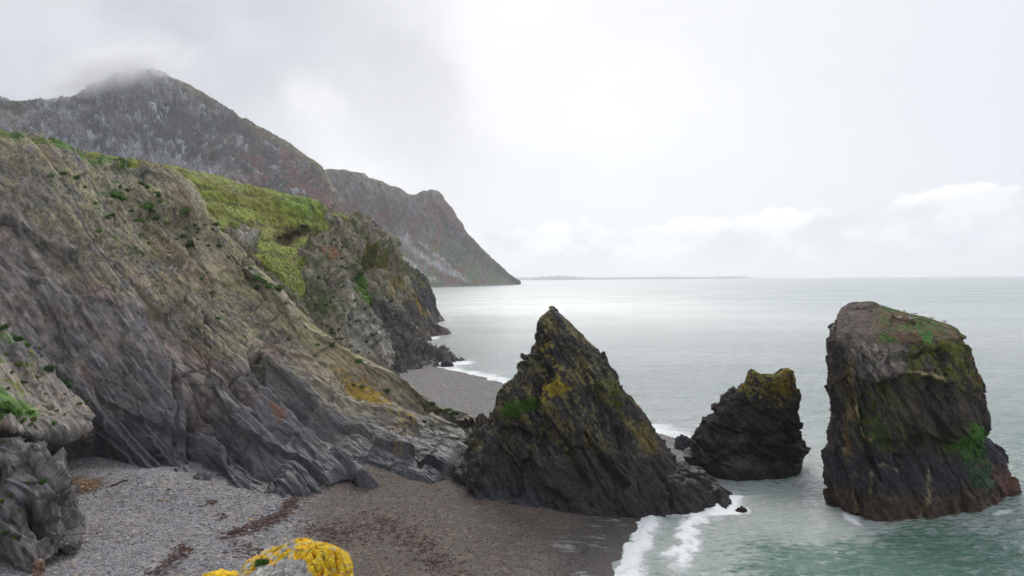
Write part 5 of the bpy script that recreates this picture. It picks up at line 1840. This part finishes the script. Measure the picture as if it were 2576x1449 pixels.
def litter(name, spots, mat, size, thick, label, nseg=3):
    Vs, Fs = [], []
    for (x, y) in spots:
        p = on_beach(x, y, .03)
        if p is None:
            continue
        a = rr.uniform(0, 6.28)
        L = size * rr.uniform(.4, 1.3)
        k0 = len(Vs)
        dx_, dy_ = math.cos(a), math.sin(a)
        for i in range(nseg + 1):
            t = i / nseg - .5
            b = .35 * math.sin(3 * t + a)
            c_ = Vector((p.x + dx_ * L * t - dy_ * b * L, p.y + dy_ * L * t + dx_ * b * L, p.z + thick * rr.uniform(.2, 1.6)))
            wdt = thick * rr.uniform(.7, 1.3) * (1 - abs(t))
            Vs += [(c_.x - dy_ * wdt, c_.y + dx_ * wdt, c_.z), (c_.x, c_.y, c_.z + wdt * .8), (c_.x + dy_ * wdt, c_.y - dx_ * wdt, c_.z), (c_.x, c_.y, c_.z - wdt * .8)]
        Fs += [tuple(int(v) + k0 for v in f) for f in gfaces(nseg + 1, 4, True)]
    o = pymesh(name, Vs, Fs, mat)
    tag(o, label, kind='stuff')
    return o


sp_ = []
for pl, wd, am in WEED:
    L = sum(math.hypot(b[0] - a[0], b[1] - a[1]) for a, b in zip(pl, pl[1:]))
    for _ in range(int(L * wd * am * .16)):
        t = rr.uniform(0, len(pl) - 1.001)
        i = int(t)
        f = t - i
        cl = rr.gauss(0, 1)
        sp_.append((pl[i][0] + (pl[i + 1][0] - pl[i][0]) * f + rr.gauss(0, wd * 1.1), pl[i][1] + (pl[i + 1][1] - pl[i][1]) * f + rr.gauss(0, wd * .7)))
litter('seaweed_debris', sp_, weedm, .45, .045, 'reddish brown seaweed strewn along the tide line')
litter('driftwood_debris', [(rr.gauss(212, 24), rr.gauss(1222, 8)) for _ in range(260)], wood, .8, .04, 'tangle of pale broken driftwood in front of the dark hollow')

# loose pebbles lying proud of the shingle
ico = [(0, 0, 1), (.89, 0, .45), (.28, .85, .45), (-.72, .53, .45), (-.72, -.53, .45), (.28, -.85, .45), (.72, .53, -.45), (-.28, .85, -.45), (-.89, 0, -.45), (-.28, -.85, -.45), (.72, -.53, -.45), (0, 0, -1)]
icf = [(0, 1, 2), (0, 2, 3), (0, 3, 4), (0, 4, 5), (0, 5, 1), (1, 6, 2), (2, 7, 3), (3, 8, 4), (4, 9, 5), (5, 10, 1), (6, 7, 2), (7, 8, 3), (8, 9, 4), (9, 10, 5), (10, 6, 1), (6, 11, 7), (7, 11, 8), (8, 11, 9), (9, 11, 10), (10, 11, 6)]
ico = np.array(ico)
icf = np.array(icf)
NP_ = 16000
r2 = np.random.default_rng(3)
py_ = r2.uniform(44, 100, NP_)
px_ = np.interp(py_, SH[:, 0], SH[:, 1]) - 3 - np.abs(r2.uniform(0, 1, NP_)) * 62
pz_, pd_ = beach_z(px_, py_)
pz_ = pz_ + .12 * fbm(np.stack([px_, py_, 0 * px_], 1) / 5, 3) + .03
gr_ = pd_ - np.interp(py_, [50, 56, 70, 83, 92, 98], [22, 24, 31, 38, 38, 8]) > 0
sz = np.where(gr_, r2.uniform(.05, .15, NP_), r2.uniform(.03, .085, NP_)) * (1 + (r2.random(NP_) > .985) * 1.2)
rot = r2.uniform(0, 6.28, NP_)
sh = np.stack([sz * r2.uniform(.9, 1.4, NP_), sz * r2.uniform(.6, 1, NP_), sz * r2.uniform(.35, .6, NP_)], 1)
A = ico[None] * sh[:, None, :]
ca_, sa_ = np.cos(rot)[:, None], np.sin(rot)[:, None]
PV = np.stack([A[..., 0] * ca_ - A[..., 1] * sa_, A[..., 0] * sa_ + A[..., 1] * ca_, A[..., 2]], -1) + np.stack([px_, py_, pz_], 1)[:, None]
PF = (icf[None] + (np.arange(NP_) * 12)[:, None, None]).reshape(-1, 3)
tone = r2.uniform(.5, 1.6, NP_)
pc_ = np.where(gr_[:, None], C(138, 137, 141), C(100, 88, 78)) * tone[:, None]
warm = r2.random(NP_) > .93
pc_[warm] = C(172, 142, 116) * tone[warm, None] ** .5
tag(link('pebbles', PV.reshape(-1, 3), PF, M_near, col=np.repeat(pc_, 12, 0), wet=np.zeros(NP_ * 12)), 'loose grey and brown pebbles on the beach', kind='stuff')

# ------------------------------------------------------------------ the ledge below the viewpoint and the lichen-covered rock on it
gx, gy = np.meshgrid(np.arange(-60, 32, .6), np.concatenate([np.arange(-30, 2, 2.0), np.arange(2, 54, .5)]))
gz = np.where(gy < 3, 23.0, 23.0 - (gy - 3) * .475)
gz = gz - .4 * np.maximum(gx - 6, 0) * sst(gy, 0, 20) - .02 * np.maximum(-gx - 30, 0)
V = np.stack([gx, gy, gz], -1).reshape(-1, 3)
V[:, 2] += (.45 * (fbm(V / 4, 4, .55) - .9)) * sst(V[:, 1], 2, 12)
V = V[:]
c = np.tile(C(112, 106, 98), (len(V), 1))
c = mixc(c, sst(fbm(V / 3, 4, .6), -.1, .3) * .8, C(96, 104, 54))
tag(link('ground', V, gfaces(*gx.shape), M_slab, col=c, wet=np.zeros(len(V))), kind='structure')

NB = [(1700, 500, 960, 9.6, 13.2), (1560, 560, 918, 10.2, 13), (1500, 588, 902, 10.4, 12.9), (1462, 590, 893, 10.6, 12.8), (1445, 600, 889, 10.7, 12.7), (1432, 607, 887, 10.8, 12.6), (1420, 622, 882, 11, 12.5), (1408, 650, 878, 11.1, 12.4), (1396, 686, 869, 11.2, 12.3),
      (1386, 702, 860, 11.3, 12.2), (1378, 716, 850, 11.4, 12.1), (1372, 735, 838, 11.5, 12.0)]
G, N = body(NB, 320, 560, 2.5, .02)
nr, na = G.shape[:2]
V = G.reshape(-1, 3)
N = N.reshape(-1, 3)
X, Y = proj(V)
frn = frame((.12, -.2, -.95), (.9, -.3, .1))
rb, eb = blocks(V, frn, 1.1, .22, .5, 3.)
rb2, eb2 = blocks(V, frn, .4, .10, .2, 6.)
d = .04 * fbm(V / .5, 3) + .05 * (rb[:, 0] - .5) * eb + .015 * (rb2[:, 0] - .5) * eb2 + .012 * fbm(V / .06, 4, .6) - .05 * sst(1 - eb, .5, 1)
wx = X + 6 * perlin(V / .2)
wy = Y + 6 * perlin(V / .2 + 40)
crack([(785, 1385), (790, 1400), (770, 1416)], .10, 4)
crack([(838, 1390), (848, 1420), (852, 1450)], .08, 3)
crack([(812, 1392), (820, 1420), (836, 1450)], .05, 3)
Vn = V + N * d[:, None]
c = np.tile(C(168, 164, 160), (len(V), 1))
n2 = fbm(V / np.array([.16, .2, .42]), 4, .6)
n3 = perlin(V / .05) + .7 * perlin(V / .025)
c = mixc(c, sst(n2, 0, .5) * .6, C(120, 124, 132))
c = mixc(c, sst(fbm(V / .4 + 8, 3), .2, .5) * .5, C(208, 204, 192))
lic = sst(n2 * .9 + .25 * n3 + .45 * (N[:, 2] - .25) + .55 * sst(X, 740, 800) - .8 * sst(poly_sd(X, Y, [(650, 1422), (700, 1412), (770, 1415), (790, 1470), (600, 1470)]), 12, -12), .05, .22)
lic *= 1 - .75 * sst(perlin(V / .07 + 40) + .6 * perlin(V / .03), .35, .6)
c = mixc(c, lic, C(206, 172, 34))
c = mixc(c, lic * sst(fbm(V / .15 + 3, 3), 0, .5) * .6, C(226, 150, 20))
c *= (1 + .12 * n3)[:, None]
NB2 = [(1620, 470, 640, 10.8, 12.6), (1490, 490, 630, 11, 12.4), (1470, 500, 618, 11.2, 12.3), (1457, 520, 580, 11.4, 12.1), (1452, 532, 560, 11.5, 12.0)]
Gb, Nb = body(NB2, 80, 200, 2.2, .01)
nb1, nb2 = Gb.shape[:2]
Vb = Gb.reshape(-1, 3)
Vb = Vb + Nb.reshape(-1, 3) * (.06 * fbm(Vb / .3, 4) + .012 * fbm(Vb / .06, 3))[:, None]
cb = np.tile(C(218, 178, 22), (len(Vb), 1)) * (1 + .2 * perlin(Vb / .05))[:, None]
VV, FF, CCo, WW = mesh_of([(Vn, nr, na, True, c, np.zeros(len(Vn))), (Vb, nb1, nb2, True, cb, np.zeros(len(Vb)))])
near = tag(link('lichen_rock', VV, FF, M_near, col=CCo, wet=WW), 'pale rock crusted with vivid yellow lichen at the bottom edge', 'rock')
BVN = trees(near)
tuft(BVN, 655, 1412, 26, 'bright', 'green tuft growing in a cleft of the yellow lichen rock', None)
tuft(BVN, 668, 1412, 18, 'bright', 'second smaller green tuft beside it on the yellow lichen rock', None)
BVS = trees(stack1)
tuft(BVS, 1290, 1028, 44, 'bright', 'wide bright grass clump on the left ledge of the pyramid rock', None)
tuft(BVS, 1325, 1014, 40, 'bright', 'upper bright grass clump on the left ledge of the pyramid rock', None)
tuft(BVS, 1262, 982, 14, 'bright', 'small green tuft on left edge of the pyramid rock', None)
tuft(BVS, 1500, 960, 14, 'bright', 'small green tuft on right flank of the pyramid rock', None)
tuft(BVS, 1545, 985, 22, 'olive', 'olive turf clump on right flank of the pyramid rock', None)
tuft(BVS, 1555, 1010, 22, 'olive', 'lower olive turf clump on right flank of the pyramid rock', None)
